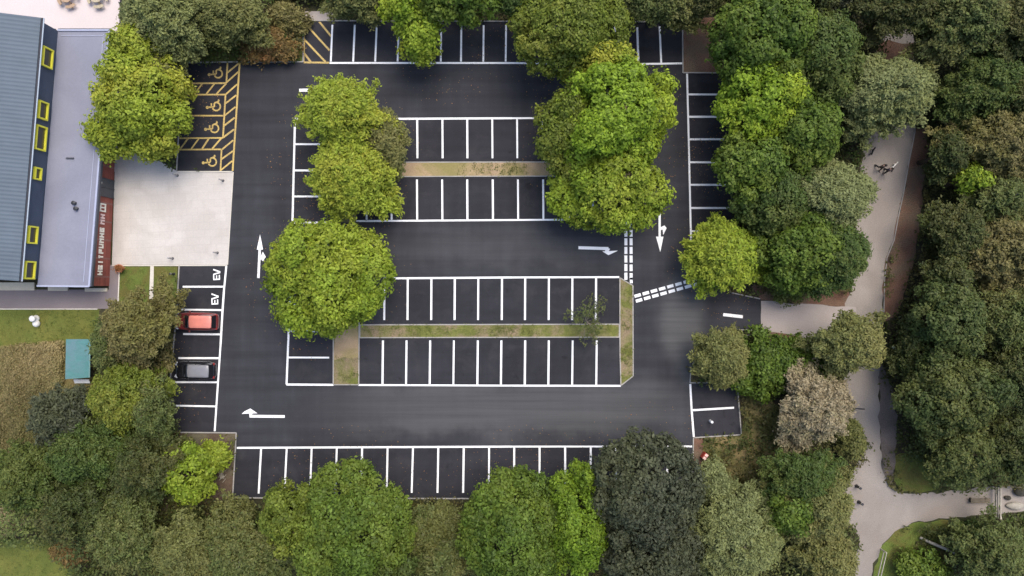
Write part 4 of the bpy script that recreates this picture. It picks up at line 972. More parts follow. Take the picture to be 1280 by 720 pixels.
# brick front
bN, bS = P(143.6, 197), P(136.5, 357.5)
fd = (bS - bN).normalized(); fo_ = Vector((-fd.y, fd.x, 0)); fo_ = fo_ if fo_.x > 0 else -fo_
b = MB(); b.prism([bN, bS, bS - fo_ * .35, bN - fo_ * .35], -.1, LZ - .34); part(b, 'entrance_wall', M['redbrick'])
b = MB(); b.prism([bS - fo_ * .36, bS - fo_ * 4.6, bS - fo_ * 4.6 - fd * .3, bS - fo_ * .36 - fd * .3], -.1, LZ - .34); part(b, 'side_wall', M['slate'])
b = MB(); r0 = bN - fo_ * .9; r1 = Vector((LR[1].x - 1.7, LR[1].y - .4, 0))
b.prism([r0, r1, r1 - Vector((.3, 0, 0)), r0 - Vector((.3, 0, 0))], -.1, LZ - .34); part(b, 'porch_wall', M['slate'])
b = MB(); n0 = Vector((LR[0].x + .3, LR[0].y - .4, 0)); r2 = r1 - Vector((.31, 0, 0))
b.prism([r2, n0, n0 - Vector((0, .3, 0)), r2 - Vector((0, .3, 0))], -.1, LZ - .34); part(b, 'rear_wall', M['slate'])
Mb = Matrix((fd, fo_, Vector((0, 0, 1)))).transposed()
def on_wall(py, z): # point of the brick front seen at that plan row
    yw = (360 - py) * S * (H - z) / H
    t = (yw - bN.y) / (bS.y - bN.y)
    p = bN.lerp(bS, t); p.z = z; return p
b = MB(); b.box(on_wall(235, 1.25) + fo_ * .03, (1.75, .1, 2.5), rot=Mb); dr = part(b, 'entrance_door', plain('dark_glazed_door', (.035, .045, .06), .2))
b = MB(); b.box(on_wall(235, 1.25) + fo_ * .1, (.06, .06, 2.5), rot=Mb)
for s in (-1, 1): b.box(on_wall(235, 1.25) + fo_ * .1 + fd * (s * .85), (.07, .06, 2.5), rot=Mb)
b.box(on_wall(235, 2.5) + fo_ * .1, (1.8, .065, .07), rot=Mb)
part(b, 'door_frame', M['fascia'], dr)
b = MB(); b.box(on_wall(228, 2.62) + fo_ * .2, (.16, .3, .14), rot=Mb); part(b, 'door_lamp', M['creamletter'])
# raised lettering on the brick: one line of block letters, a two letter word and a square emblem
b = MB(); rnd = random.Random(3)
zt = 1.72
def glyph(b, py, w, h, kind):
    c = on_wall(py, zt) + fo_ * .04
    bx = lambda u, v, sw, sh: b.box(c + fd * -u + Vector((0, 0, v)), (sw, .09, sh), rot=Mb)
    st = .15
    if kind in 'HNMU': bx(-w / 2 + st / 2, 0, st, h); bx(w / 2 - st / 2, 0, st, h)
    if kind in 'EFLTI' : bx(-w / 2 + st / 2 if kind in 'EFL' else 0, 0, st, h)
    if kind in 'H': bx(0, 0, w - 2 * st, st)
    if kind in 'EFT': bx(0 + st / 2 * (kind != 'T'), h / 2 - st / 2, w - st, st * .99)
    if kind in 'EL U': bx(st / 2, -h / 2 + st / 2, w - st, st * .98)
    if kind in 'EF': bx(st / 2, 0, w - st * 1.4, st * .97)
    if kind in 'NM': bx(0, h / 4, w - 2 * st, st)
for i, k in enumerate('HEITFUNHE'):
    glyph(b, 341 - i * 6.7, .44, .66, k)
part(b, 'sign_lettering', M['creamletter'])
b = MB(); glyph(b, 277.5, .45, .66, 'N'); glyph(b, 270.5, .45, .66, 'H'); part(b, 'sign_lettering', M['pinkletter'])
b = MB(); c = on_wall(259.5, zt) + fo_ * .04
for s in (-1, 1): b.box(c + fd * (s * .33), (.14, .08, .95), rot=Mb); b.box(c + Vector((0, 0, s * .4)), (.52, .078, .14), rot=Mb)
b.box(c, (.12, .076, .66), rot=Mb)
part(b, 'sign_emblem', M['creamletter'])
b = MB()
for x0, x1, y0, y1 in ((-40, 44, 353, 363), (61, 86, 357.5, 363.5), (107, 134.5, 360, 364.5)):
    p, q = P(x0, y0), P(x1, y1)
    b.prism([(p.x, p.y), (q.x, p.y), (q.x, q.y), (p.x, q.y)], -.02, .16)
    s = part(b, 'doorstep', M['cream'], bevel=.02); b = MB()

# =================================================================== THINGS
# boundary fences
def fence(pts, h, label, m, rails=3, cat='fence', step=1.8, name='fence', board=False):
    o = empty(name, tuple(P(*pts[0]))); tag(o, label, cat)
    a, c = P(*pts[0]), P(*pts[-1]); d = c - a; L = d.length; n = max(1, int(L / step))
    for i in range(n + 1):
        b = MB(); p = a + d * i / n; b.box((p.x, p.y, h / 2 - .1), (.1, .1, h + .2), rz=math.atan2(d.y, d.x)); part(b, 'post', m, o)
    nn = Vector((-d.y, d.x, 0)).normalized() * .07
    if board:
        b = MB(); k = int(L / .14)
        for i in range(k):
            p = a + d * (i + .5) / k + nn; b.box((p.x, p.y, h / 2), (.115, .025, h * random.uniform(.96, 1)), rz=math.atan2(d.y, d.x))
        part(b, 'boards', m, o)
    for r in range(rails):
        z = h * (r + 1) / (rails + .3); b = MB()
        b.bar((a + Vector((0, 0, z))) + nn * (1.7 if board else 1), c + Vector((0, 0, z)) + nn * (1.7 if board else 1), .05, .1); part(b, 'rail', m, o)
    return o
fence([(159.5, -20), (158.8, 42)], 1.5, 'dark fence at the edge of the pale terrace', M['darkmetal'], board=True, rails=2)
M['oldwood'] = mat('weathered_wood', (.17, .14, .1), .25, 3, .9, (1, 1, 1), speck=.2)
M['palewood'] = mat('pale_weathered_wood', (.45, .41, .33), .2, 3, .9, speck=.15)
M['darkwood'] = mat('dark_stained_wood', (.05, .045, .03), .25, 3, .9, speck=.2)
fence([(344, 4), (405, 4)], 1.3, 'dark timber fence above the yellow hatched corner', M['darkwood'], board=True, rails=2)
fence([(1101, 686), (1088, 740)], 1.1, 'pale wooden rail fence along the lower end of the path', M['palewood'], rails=2, step=2.2)

# picnic tables on the terrace
M['tanwood'] = mat('tan_picnic_wood', (.42, .3, .2), .2, 4, .85, (1, 6, 1), speck=.15)
M['greywood'] = mat('sun_bleached_picnic_wood', (.46, .4, .28), .2, 4, .85, (1, 6, 1), speck=.15)
def picnic(px, py, m, label):
    o = empty('picnic_table', tuple(P(px, py, 0)), random.uniform(.1, .7)); tag(o, label, 'picnic table', 'round picnic tables on the terrace')
    b = MB(); b.lathe((0, 0, .7), [(.6, 0), (.62, .02), (.62, .06), (.58, .075)], 24); b.build('tabletop', m, o)
    for k in range(4):
        a = k * math.pi / 2
        b = MB(); pts = []
        for t in np.linspace(-.52, .52, 7): pts.append((1.06 * math.cos(a + t), 1.06 * math.sin(a + t)))
        for t in np.linspace(.52, -.52, 7): pts.append((.78 * math.cos(a + t), .78 * math.sin(a + t)))
        b.prism(pts, .42, .47); b.build('seat', m, o)
        b = MB(); b.bar((.1 * math.cos(a), .1 * math.sin(a), .36), (.95 * math.cos(a), .95 * math.sin(a), .36), .08, .1)
        b.bar((.9 * math.cos(a), .9 * math.sin(a), .36), (.9 * math.cos(a), .9 * math.sin(a), 0), .08, .08)
        b.bar((.35 * math.cos(a), .35 * math.sin(a), .69), (.45 * math.cos(a), .45 * math.sin(a), 0), .079, .08); b.build('leg', m, o)
picnic(88, -1, M['tanwood'], 'round tan wooden picnic table nearer the blue-grey ribbed roof')
picnic(125, -1, M['greywood'], 'round sun-bleached picnic table nearer the terrace fence')

# shed
M['teal'] = mat('teal_felt_roof', (.085, .22, .215), .12, 1.2, .7, (1, 3, 1), speck=.12, c2=(.12, .22, .24), cscale=.6)
sh = empty('garden_shed', tuple(P(99, 450))); tag(sh, 'small teal roofed garden shed at the edge of the dry meadow', 'shed')
def Q(x, y, z): return P(x, y, z)
SZ0, SZ1 = 1.65, 1.85
w0 = [P(98.5, 424), P(123, 424), P(122.5, 469), P(98, 470)]
b = MB(); b.prism([(p.x, p.y) for p in w0], 0, 1.6); part(b, 'wall', M['darkwood'], sh)
r = [P(82.5, 424, SZ0), P(112, 424, SZ1), P(111, 472, SZ1), P(81.5, 474, SZ0)]
b = MB(); b.add(r + [p - Vector((0, 0, .07)) for p in r], [(0, 1, 2, 3), (4, 7, 6, 5), (0, 4, 5, 1), (1, 5, 6, 2), (2, 6, 7, 3), (3, 7, 4, 0)]); part(b, 'roof', M['teal'], sh)
b = MB(); b.bar(r[1] + Vector((.05, 0, -.04)), r[2] + Vector((.05, 0, -.04)), .06, .12)
part(b, 'roof_trim', plain('pale_teal_trim', (.2, .36, .34)), sh)
b = MB(); p = P(122.9, 452); b.box((p.x + .03, p.y, .75), (.05, .8, 1.45)); part(b, 'door', M['oldwood'], sh)
b = MB(); a, c = P(92.5, 476.3, .5), P(112, 476.8, .5); b.box((a + c) / 2, ((c - a).length, .45, .04), rot=Matrix.Rotation(R(28), 3, 'X'))
o = b.build('white_board', plain('white_board', (.82, .84, .85), .5)); tag(o, 'white board lying against the end of the teal roofed shed', 'board')
# white garden ornament
b = MB(); p = P(46, 398)
b.lathe(p, [(.3, 0), (.33, .08), (.3, .2), (.16, .32), (.14, .45), (.26, .58), (.31, .7), (.24, .78), (.05, .8)], 16)
b.lathe(p + Vector((.05, -.5, 0)), [(.3, 0), (.36, .1), (.3, .3), (.15, .42), (.02, .44)], 16)
b.bar(p + Vector((0, 0, .12)), p + Vector((.05, -.5, .12)), .4, .24)
tag(b.build('garden_ornament', plain('white_painted_stone', (.75, .74, .7), .6), smooth=True), 'small white hourglass-shaped ornament standing on the lawn', 'ornament')
# terracotta planter
o = empty('planter', tuple(P(152.5, 335.5))); tag(o, 'terracotta planter with a rusty plant at the corner of the plaza and grass strip', 'planter')
b = MB(); b.lathe((0, 0, 0), [(.26, 0), (.36, .45), (.4, .46), (.4, .55), (.33, .55), (.3, .48)], 16); b.build('pot', plain('terracotta', (.48, .2, .12), .8), o)
rg = np.random.default_rng(77); C = rg.normal(size=(70, 3)) * np.array([.22, .15, .12]) + np.array([.15, 0, .75])
V, F, tn, pt = clumps_to_leaves(C, unit(rg.normal(size=(70, 3)) + np.array([0, 0, 1])), 5, .08, .07, rg)
q = bpy.data.objects.new('foliage', mesh_np('foliage', V, F, {'tint': tn, 'patch': pt * 0 + 1}, LM['autumn'])); COL.objects.link(q); q.parent = o

# bollards
def bollard(px, py, label, h=1.0, r=.075, m=None, grp=None, z=0.0):
    o = empty('bollard', (P(px, py).x, P(px, py).y, z)); tag(o, label, 'bollard', grp)
    b = MB(); b.lathe((0, 0, 0), [(r, 0), (r, h - .04), (r * .75, h - .005), (.01, h)], 14); b.build('post', m or M['steel'], o, smooth=False)
    b = MB(); b.lathe((0, 0, h * .82), [(r + .004, 0), (r + .004, .07)], 14); b.build('band', M['creamletter'], o)
    b = MB(); b.lathe((0, 0, 0), [(r + .05, 0), (r + .05, .03)], 14); b.build('base_plate', M['darkmetal'], o)
    return o
GB = 'grey bollards around the pale plaza'
bollard(222, 219.5, 'grey bollard at the corner of the plaza nearest the yellow-green tree', grp=GB, z=.012)
bollard(279, 225.8, 'grey bollard on the plaza just below the lowest wheelchair symbol', grp=GB, z=.012)
bollard(272, 316, 'grey bollard on the plaza just above the upper EV lettering', grp=GB, z=.012)
bollard(216, 323, 'grey bollard on the plaza edge above the grass strip', grp=GB, z=.012)
GD = 'dark bollards at the path junction'
bollard(1070.5, 607.5, 'dark bollard of the path junction, upper of the two', m=M['darkmetal'], r=.13, h=.9, grp=GD)
bollard(1073.5, 627.5, 'dark bollard of the path junction, lower of the two', m=M['darkmetal'], r=.14, h=.8, grp=GD)
bollard(217.5, 342.5, 'short black bollard in the grass strip by the first EV bay', m=M['darkmetal'], r=.09, h=.9)
bollard(887.5, 526, 'white-topped bollard standing inside the lower of the two separate bays', m=plain('white_bollard', (.8, .8, .8), .5), r=.13, h=.8)

# red bin
o = empty('litter_bin', tuple(P(879, 568.5)), R(-35)); tag(o, 'small red litter bin with a pale pink lid on the bark by the bottom bays', 'bin')
M['red'] = plain('red_plastic', (.42, .045, .03), .45)
b = MB(); b.prism([(-.2, -.32), (.2, -.32), (.2, .32), (-.2, .32)], .04, .82); b.build('body', M['red'], o, bevel=.03)
b = MB(); b.prism([(-.17, -.3), (.17, -.3), (.17, -.03), (-.17, -.03)], .82, .93); b.build('lid', plain('pale_pink_plastic', (.85, .6, .52), .4), o, bevel=.03)
b = MB(); b.prism([(-.15, .03), (.15, .03), (.15, .3), (-.15, .3)], .82, .9); b.build('lid', plain('pale_pink_plastic', (.85, .62, .55), .4), o, bevel=.03)

# fallen wood
def logt(name, pts, rads, m, label):
    b = MB(); b.tube([P(x, y, z) for x, y, z in pts], rads, 8); tag(b.build(name, m, smooth=True), label, 'log' if 'log' in name else 'branch')
logt('fallen_log', [(1150, 672, .35), (1165, 679, .6), (1182, 686, .75), (1197, 693, .7)], [.13, .15, .14, .1], M['palewood'], 'long pale fallen log among the shrubs below the branch path')
logt('fallen_branch', [(1115, 433, 2.4), (1121, 437, 2.5), (1127, 443, 2.6), (1134, 447, 2.6)], [.12, .15, .17, .12], plain('pale_mossy_branch', (.35, .42, .33), .8), 'pale mossy branch caught beside the path, opposite the olive-yellow tree')
logt('barrier_pole', [(1056, 509.6, .9), (1081, 511.5, .9)], [.055, .055], M['darkmetal'], 'thin dark pole lying level across the path beside the pinkish tan tree')
bpy.data.objects['barrier_pole']['category'] = 'pole'
logt('dead_twig', [(926, 420.5, .6), (936, 419, .8), (946, 418, .7)], [.05, .06, .04], M['palewood'], 'short pale twig sticking out of the light olive tree by the entrance drive')
# twig pile on bare soil
b = MB(); rr = random.Random(4); p0 = P(277, 590)
for i in range(26):
    a = rr.gauss(1.4, .5); L = rr.uniform(.3, .8); c = p0 + Vector((rr.gauss(0, .22), rr.gauss(0, .4), .06 + rr.random() * .2))
    dv = Vector((math.cos(a), math.sin(a), rr.uniform(-.1, .1))) * L / 2; b.tube([c - dv, c + dv], [.03, .015], 5)
tag(b.build('twig_pile', M['palewood']), 'pile of pale dead twigs on the bare soil corner', 'twigs')
# gate on the branch path
o = empty('barrier_gate', tuple(P(1241, 626))); tag(o, 'weathered wooden barrier gate across the branch path', 'gate')
for py in (604, 646):
    b = MB(); p = P(1241, py); b.box((p.x, p.y, .6), (.22, .22, 1.4)); part(b, 'post', M['oldwood'], o)
b = MB()
for z in (.4, .75, 1.1): a, c = P(1241, 606), P(1241, 644.5); b.bar((a.x, a.y, z), (c.x, c.y, z), .09, .12)
a, c = P(1241, 606), P(1241, 644.5); b.bar((a.x + .09, a.y, .35), (c.x + .09, c.y, 1.1), .06, .1)
part(b, 'gate_leaf', M['palewood'], o)
o = empty('timber_bench', tuple(P(1222, 624.5))); tag(o, 'low dark timber bench on the branch path beside the barrier gate', 'bench')
b = MB()
for k in range(3): b.box((0, -.16 + .17 * k, .43), (1.9, .13, .05))
b.build('seat', M['oldwood'], o)
for s in (-1, 1):
    b = MB(); b.box((s * .75, 0, .2), (.12, .42, .41)); b.build('leg', M['darkwood'], o)
def boulder(px, py, r, m, label, sd):
    bm = bmesh.new(); bmesh.ops.create_icosphere(bm, subdivisions=3, radius=1)
    rr = random.Random(sd); ks = [Vector((rr.gauss(0, 1), rr.gauss(0, 1), rr.gauss(0, 1))) for _ in range(5)]
    for v in bm.verts:
        n = sum(math.sin(v.co.dot(k) * 1.6 + i) for i, k in enumerate(ks)) * .07
        v.co *= 1 + n; v.co = Vector((v.co.x * r[0], v.co.y * r[1], v.co.z * r[2]))
    me = bpy.data.meshes.new('boulder'); bm.to_mesh(me); bm.free(); me.materials.append(m)
    o = bpy.data.objects.new('boulder', me); p = P(px, py); o.location = (p.x, p.y, r[2] * .6); COL.objects.link(o); tag(o, label, 'boulder', 'boulders by the barrier gate')
M['rock'] = mat('dark_rock', (.07, .065, .05), .3, 2, .9, speck=.25); M['rockpale'] = mat('pale_rock', (.36, .33, .27), .2, 2, .9, speck=.15)
boulder(1273, 614, (.65, .45, .4), M['rock'], 'dark boulder past the barrier gate', 1)
boulder(1258, 622, (.3, .22, .22), M['rock'], 'small dark stone next to the barrier gate', 2)
boulder(1268, 632, (.95, .35, .28), M['rockpale'], 'long pale boulder lying past the barrier gate', 3)

# -------------------------------------------------------------------- CARS
M['rubber'] = plain('tyre_rubber', (.02, .02, .02), .9); M['rim'] = plain('alloy_rim', (.4, .4, .42), .3, metal=.7)
M['carglass'] = plain('car_glass', (.012, .013, .016), .06, .8); M['lamp'] = plain('headlamp_glass', (.55, .55, .58), .15); M['tail'] = plain('tail_lamp', (.3, .02, .015), .25)
M['plastic'] = plain('black_plastic', (.02, .02, .022), .6)
def car(loc, rz, L, W, paintm, roofm, label):
    o = empty('parked_car', loc, rz); tag(o, label, 'car')
    # body: cross sections along the length, front at +x
    st = [(-.5, .55, .62), (-.485, .78, .80), (-.44, .9, .91), (-.36, .93, .97), (-.2, .94, 1.0), (0, .94, 1.0), (.14, .93, 1.0), (.24, .9, .985), (.34, .84, .96), (.42, .78, .9), (.475, .66, .78), (.5, .48, .6)]
    V = []; F = []; n = 0
    for (u, zt, wf) in st:
        x = u * L; w = W / 2 * wf; zb = .22 if abs(u) < .47 else .3
        ring = [(-w * .8, zb), (-w * .97, zb + .1), (-w, zt * .62), (-w * .965, zt * .88), (-w * .86, zt), (-w * .45, zt + .025), (0, zt + .035), (w * .45, zt + .025), (w * .86, zt), (w * .965, zt * .88), (w, zt * .62), (w * .97, zb + .1), (w * .8, zb)]
        n = len(ring); V += [(x, y, z) for y, z in ring]
    for i in range(len(st) - 1):
        for k in range(n): F.append((i * n + k, i * n + (k + 1) % n, (i + 1) * n + (k + 1) % n, (i + 1) * n + k))
    F.append(tuple(range(n))); F.append(tuple(reversed(range((len(st) - 1) * n, len(st) * n))))
    b = MB(); b.add(V, F); body = b.build('body', paintm, o, smooth=True)
    m_ = body.modifiers.new('smooth', 'SUBSURF'); m_.levels = m_.render_levels = 2
    # glasshouse
    zb, zr = .92, 1.46
    bx0, bx1, rx0, rx1 = -.475 * L, .235 * L, -.42 * L, .1 * L
    wb, wr = W / 2 * .89, W / 2 * .70
    B = lambda x, y: (x, y, zb); T_ = lambda x, y: (x, y, zr)
    def quad(name, pts, m, par, off):
        c = sum((Vector(p) for p in pts), Vector()) / 4
        nn = (Vector(pts[1]) - Vector(pts[0])).cross(Vector(pts[3]) - Vector(pts[0])).normalized()
        if nn.dot(c - Vector((0, 0, 1.1))) < 0: nn = -nn
        g_ = MB(); q = [Vector(p) * 1 for p in pts]; ins = [p + (c - p) * .06 for p in q]
        g_.add([p + nn * off for p in ins] + [p - nn * .03 for p in ins], [(0, 1, 2, 3), (4, 7, 6, 5), (0, 4, 5, 1), (1, 5, 6, 2), (2, 6, 7, 3), (3, 7, 4, 0)])
        return g_.build(name, m, par)
    b = MB(); vs = [B(bx0, -wb * .9), B(bx1, -wb * .86), B(bx1 + .08, 0), B(bx1, wb * .86), B(bx0, wb * .9), B(bx0 - .03, 0), T_(rx0, -wr), T_(rx1, -wr), T_(rx1 + .06, 0), T_(rx1, wr), T_(rx0, wr), T_(rx0 - .03, 0)]
    b.add(vs, [(i, (i + 1) % 6, 6 + (i + 1) % 6, 6 + i) for i in range(6)]); b.build('pillars', paintm, o)
    b = MB(); pts = []
    rp = [(rx0 - .02, -wr * .9), (rx0 + .1, -wr * 1.0), (rx1 - .12, -wr), (rx1 + .0, -wr * .88), (rx1 + .05, 0), (rx1, wr * .88), (rx1 - .12, wr), (rx0 + .1, wr), (rx0 - .02, wr * .9), (rx0 - .05, 0)]
    k = len(rp); cx = (rx0 + rx1) / 2
    b.add([(x, y, zr) for x, y in rp] + [(cx + (x - cx) * .93, y * .93, zr + .035) for x, y in rp] + [(cx + (x - cx) * .5, y * .5, zr + .06) for x, y in rp],
          [(i, (i + 1) % k, k + (i + 1) % k, k + i) for i in range(k)] + [(k + i, k + (i + 1) % k, 2 * k + (i + 1) % k, 2 * k + i) for i in range(k)] + [tuple(range(2 * k, 3 * k)), tuple(reversed(range(k)))])
    b.build('roof', roofm, o, smooth=True)
    quad('windscreen', [B(bx1 + .03, -wb * .84), B(bx1 + .03, wb * .84), T_(rx1 + .03, wr * .96), T_(rx1 + .03, -wr * .96)], M['carglass'], o, .06)
    quad('rear_window', [B(bx0, -wb * .86), B(bx0, wb * .86), T_(rx0, wr * .95), T_(rx0, -wr * .95)], M['carglass'], o, .03)
    for s in (-1, 1):
        xm = -.09 * L
        quad('side_window', [B(xm + .04, s * wb * .88), B(bx1 - .12, s * wb * .87), T_(rx1 - .06, s * wr), T_(xm + .04, s * wr)], M['carglass'], o, .015)
        quad('side_window', [B(bx0 + .12, s * wb * .9), B(xm - .04, s * wb * .88), T_(xm - .04, s * wr), T_(rx0 + .08, s * wr)], M['carglass'], o, .015)
        hl = MB(); hl.box((.445 * L, s * W * .345, .66), (.3, .3, .14), rz=s * -.5); hl.build('headlight', M['lamp'], o, bevel=.03)
        tl = MB(); tl.box((-.478 * L, s * W * .37, .78), (.12, .22, .26)); tl.build('tail_light', M['tail'], o, bevel=.02)
        mi = MB(); mi.box((.13 * L, s * (W / 2 + .07), .97), (.13, .2, .13)); mi.build('wing_mirror', paintm, o, bevel=.03)
        for xx in (-.31, .31):
            ty = MB(); rot = Matrix.Rotation(R(90), 3, 'X')
            prof = [(.19, -.1), (.29, -.1), (.31, -.07), (.31, .07), (.29, .1), (.19, .1)]
            N_ = 20; vs = []; fs = []
            for r_, z_ in prof:
                for q in range(N_):
                    t = 2 * math.pi * q / N_; vs.append((xx * L + r_ * math.cos(t), s * (W / 2 - .11) + z_, .31 + r_ * math.sin(t)))
            for i in range(len(prof)):
                for q in range(N_):
                    j = (i + 1) % len(prof); fs.append((i * N_ + q, i * N_ + (q + 1) % N_, j * N_ + (q + 1) % N_, j * N_ + q))
            ty.add(vs, fs); wh = ty.build('wheel', M['rubber'], o, smooth=True)
            ri = MB()
            ri.add([(xx * L + .2 * math.cos(2 * math.pi * q / 16), s * (W / 2 - .03), .31 + .2 * math.sin(2 * math.pi * q / 16)) for q in range(16)] + [(xx * L, s * (W / 2 - .05), .31)],
                   [(q, (q + 1) % 16, 16) for q in range(16)]); ri.build('rim', M['rim'], wh)
    w_ = MB(); w_.bar((bx1 + .16, -.5, .985), (bx1 + .12, .1, .99), .03, .03); w_.bar((bx1 + .16, 0.05, .985), (bx1 + .12, .55, .99), .03, .028); w_.build('wiper', M['plastic'], o)
    return o
M['salmon'] = plain('salmon_red_car_paint', (.46, .12, .085), .3, coat=.6); M['shadedred'] = plain('shaded_red_car_paint', (.2, .03, .028), .3, coat=.6)  # shade on the red car's body is put into the darker red
M['litroof'] = plain('lit_red_car_roof', (.62, .21, .16), .35, coat=.3)  # same red car, roof colour lightened for light falling from above
M['blackcar'] = plain('black_car_paint', (.014, .014, .017), .22, coat=.8); M['skyroof'] = plain('black_car_roof_sky_sheen', (.2, .2, .21), .3, coat=.5)  # roof of the black car: sky reflection painted in as grey
car(tuple(P(249.5, 401.4)), R(179), 4.15, 1.76, M['shadedred'], M['litroof'], 'red hatchback, roof painted as lit, parked just below the EV bays, nose under a tree')
car(tuple(P(247.3, 461.8)), R(179), 3.95, 1.74, M['blackcar'], M['skyroof'], 'black hatchback with sky sheen painted on its roof parked two bays below the red car')

# ------------------------------------------------------------------ PEOPLE
def skin(name, verts, edges, rad, m, parent, root=0, sub=2):
    me = bpy.data.meshes.new(name); me.from_pydata([tuple(v) for v in verts], edges, []); me.update(); me.materials.append(m)
    o = bpy.data.objects.new(name, me); COL.objects.link(o); o.parent = parent
    sk = o.modifiers.new('body', 'SKIN'); sk.use_smooth_shade = True
    for i, v in enumerate(me.skin_vertices[0].data):
        r_ = rad[i]; v.radius = r_ if isinstance(r_, tuple) else (r_, r_); v.use_root = (i == root)
    s = o.modifiers.new('smooth', 'SUBSURF'); s.levels = s.render_levels = sub
    return o
M['skin'] = plain('skin', (.5, .31, .23), .5)
def person(px, py, rz, label, top, trousers, hair, stride=.28, z=-.008):
    o = empty('person', (P(px, py).x, P(px, py).y, z), rz); tag(o, label, 'person', 'people walking on the gravel path')
    V = [(0, 0, .98), (0, 0, 1.2), (0, 0, 1.42), (.01, 0, 1.52), (.02, 0, 1.62), (.025, 0, 1.72)]; E = [(0, 1), (1, 2), (2, 3), (3, 4), (4, 5)]
    rd = [(.15, .11), (.145, .105), (.15, .1), .055, (.08, .095), (.075, .09)]
    def add(p, par, r_): V.append(p); rd.append(r_); E.append((par, len(V) - 1)); return len(V) - 1
    for s in (-1, 1):
        k = stride * s
        hip = add((0, s * .09, .93), 0, .085); kn = add((k * .45 + .05, s * .1, .52), hip, .062); an = add((k - .02 - (.1 if s < 0 else 0), s * .1, .1), kn, .042); add((k + .13 - (.1 if s < 0 else 0), s * .11, .05), an, .036)
        sh_ = add((0, s * .19, 1.41), 2, .06); el = add((-k * .35, s * .24, 1.13), sh_, .045); wr = add((-k * .7 + .06, s * .25, .89), el, .032)
        pa = add((-k * .75 + .08, s * .25, .81), wr, .034)
        for q, (dy, ln) in enumerate(((-.03, .07), (-.01, .085), (.01, .08), (.03, .06))):
            f1 = add((-k * .75 + .085 + dy, s * .25, .81 - ln * .6), pa, .0095); add((-k * .75 + .1 + dy, s * .245, .81 - ln), f1, .008)
        add((-k * .75 + .12, s * .23, .79), pa, .011)
    skin('body', V, E, rd, M['skin'], o)
    # clothes follow the body
    jv = [(0, 0, .9), (0, 0, 1.2), (0, 0, 1.42), (0, .19, 1.42), (0, -.19, 1.42)]; je = [(0, 1), (1, 2), (2, 3), (2, 4)]; jr = [(.175, .14), (.17, .135), (.165, .125), .085, .085]
    for s, i in ((1, 3), (-1, 4)):
        k = stride * s
        jv += [(-k * .35, s * .24, 1.13), (-k * .7 + .06, s * .25, .91)]; je += [(i, len(jv) - 2), (len(jv) - 2, len(jv) - 1)]; jr += [.068, .052]
    skin('jacket', jv, je, jr, top, o)
    tv = [(0, 0, .96)]; te = []; tr = [(.16, .125)]
    for s in (-1, 1):
        k = stride * s; tv += [(0, s * .09, .9), (k * .45 + .05, s * .1, .52), (k - .02 - (.1 if s < 0 else 0), s * .1, .12)]; n = len(tv); te += [(0, n - 3), (n - 3, n - 2), (n - 2, n - 1)]; tr += [.1, .08, .065]
    skin('trousers', tv, te, tr, trousers, o)
    for s in (-1, 1):
        k = stride * s; b = MB(); b.box((k + .05 - (.1 if s < 0 else 0), s * .105, .045), (.27, .1, .09)); b.build('shoe', M['plastic'], o, bevel=.03)
    b = MB(); b.lathe((-.01, 0, 1.64), [(.1, 0), (.118, .05), (.115, .11), (.09, .155), (.04, .18), (.005, .185)], 16); b.build('hair', hair, o, smooth=True)
    b = MB()
    b.add([(.105, -.018, 1.62), (.105, .018, 1.62), (.135, 0, 1.625), (.1, 0, 1.675)], [(0, 1, 2), (0, 2, 3), (1, 3, 2)]); b.build('nose', M['skin'], o)
    for s in (-1, 1):
        b = MB(); b.lathe((.092, s * .035, 1.665), [(.012, -.008), (.016, 0), (.012, .008)], 8); b.build('eye', M['plastic'], o)
        b = MB(); b.lathe((.015, s * .098, 1.63), [(.012, -.03), (.02, 0), (.012, .03)], 8); b.build('ear', M['skin'], o)
    b = MB(); b.box((.098, 0, 1.58), (.012, .05, .012)); b.build('mouth', plain('lips', (.35, .13, .11)), o)
    return o
DK = plain('black_cloth', (.016, .016, .02), .9); DK2 = plain('dark_brown_cloth', (.03, .024, .016), .9); NV = plain('navy_cloth', (.018, .018, .032), .9)
HB = plain('dark_hair', (.02, .014, .01), .7)
person(1096.5, 210.5, R(-70), 'person in dark brown coat walking on the path, nearer the feathery tree', DK2, DK, HB)
person(1104.5, 214.6, R(-75), 'person in dark navy coat walking next to the white dog', NV, DK, HB, stride=-.26)
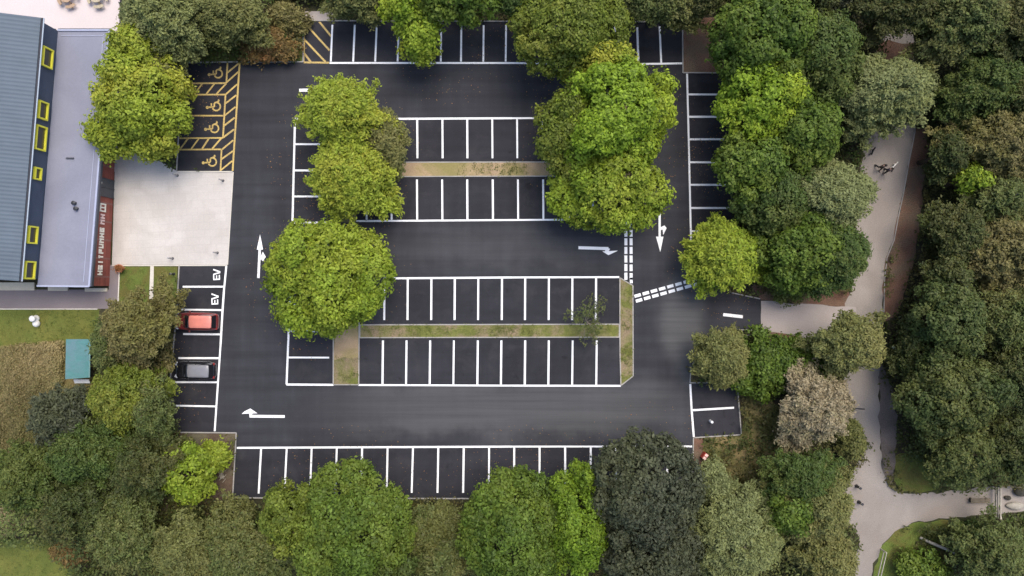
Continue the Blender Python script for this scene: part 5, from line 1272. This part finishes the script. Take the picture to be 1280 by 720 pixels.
def dog(px, py, rz, m, label, sc):
    o = empty('dog', (P(px, py).x, P(px, py).y, -.008), rz); o.scale = (sc,) * 3; tag(o, label, 'dog')
    V = [(-.3, 0, .5), (-.1, 0, .51), (.15, 0, .5), (.3, 0, .54), (.4, 0, .66), (.47, 0, .73), (.58, 0, .69), (.66, 0, .67), (-.4, 0, .54), (-.52, 0, .66)]
    E = [(0, 1), (1, 2), (2, 3), (3, 4), (4, 5), (5, 6), (6, 7), (0, 8), (8, 9)]; rd = [(.1, .12), (.09, .11), (.12, .15), (.1, .12), .075, .085, .05, .035, .03, .018]
    def add(p, par, r_): V.append(p); rd.append(r_); E.append((par, len(V) - 1)); return len(V) - 1
    for s in (-1, 1):
        a = add((.26, s * .1, .36), 2, .055); c = add((.25 + s * .05, s * .1, .19), a, .032); d_ = add((.27 + s * .08, s * .1, .05), c, .028); add((.33 + s * .08, s * .1, .03), d_, .03)
        a = add((-.25, s * .1, .36), 0, .07); c = add((-.36 - s * .04, s * .1, .22), a, .034); d_ = add((-.32 - s * .06, s * .1, .05), c, .026); add((-.25 - s * .06, s * .1, .03), d_, .03)
        a = add((.45, s * .06, .8), 5, .028); add((.43, s * .085, .74), a, .02)
    skin('body', V, E, rd, m, o, root=1)
    b = MB(); b.lathe((.335, 0, .575), [(.105, -.02), (.11, 0), (.105, .02)], 12); b.build('collar', M['red'], o)
    b = MB(); b.lathe((.695, 0, .68), [(.01, -.015), (.02, 0), (.01, .015)], 8); b.build('nose', M['plastic'], o)
dog(1115.5, 207.8, R(50), plain('white_fur', (.8, .76, .68), .9), 'white dog walking on the path beside two people', .72)
dog(1088.5, 190.5, R(68), plain('black_fur', (.018, .018, .018), .9), 'slim dark dog ahead of two walkers on the path', .75)

# ======================================================== LIGHT AND CAMERA
EL, AZ = 65.0, 62.0         # sun high beyond the upper edge of the plan; AZ counts from +X, anticlockwise
w = bpy.data.worlds.new('World'); scene.world = w; w.use_nodes = True
nt = w.node_tree; bg = nt.nodes['Background']
sky = nt.nodes.new('ShaderNodeTexSky'); sky.sky_type = 'NISHITA'; sky.sun_disc = False
sky.sun_elevation = R(EL); sky.sun_rotation = R(90 - AZ); sky.dust_density = 3.0; sky.air_density = 1.0; sky.ozone_density = 1.0
nt.links.new(sky.outputs[0], bg.inputs['Color']); bg.inputs['Strength'].default_value = .15
ld = bpy.data.lights.new('sun', 'SUN'); ld.energy = 1.35; ld.angle = R(40); ld.color = (1, .93, .84)
lo = bpy.data.objects.new('sun', ld); COL.objects.link(lo)
sd = Vector((math.cos(R(EL)) * math.cos(R(AZ)), math.cos(R(EL)) * math.sin(R(AZ)), math.sin(R(EL))))
lo.rotation_euler = sd.to_track_quat('Z', 'Y').to_euler(); lo.location = sd * 60
cd = bpy.data.cameras.new('camera'); cd.sensor_width = 36; cd.lens = 36 * H / 100.0; cd.clip_end = 2000
co = bpy.data.objects.new('camera', cd); co.location = (0, 0, H); COL.objects.link(co); scene.camera = co
vs = scene.view_settings; vs.view_transform = 'Standard'; vs.look = 'None'; vs.exposure = .78; vs.gamma = 1.0; vs.use_curve_mapping = False
scene.cycles.max_bounces = 8; scene.cycles.diffuse_bounces = 4; scene.cycles.transmission_bounces = 6
scene.cycles.use_denoising = True
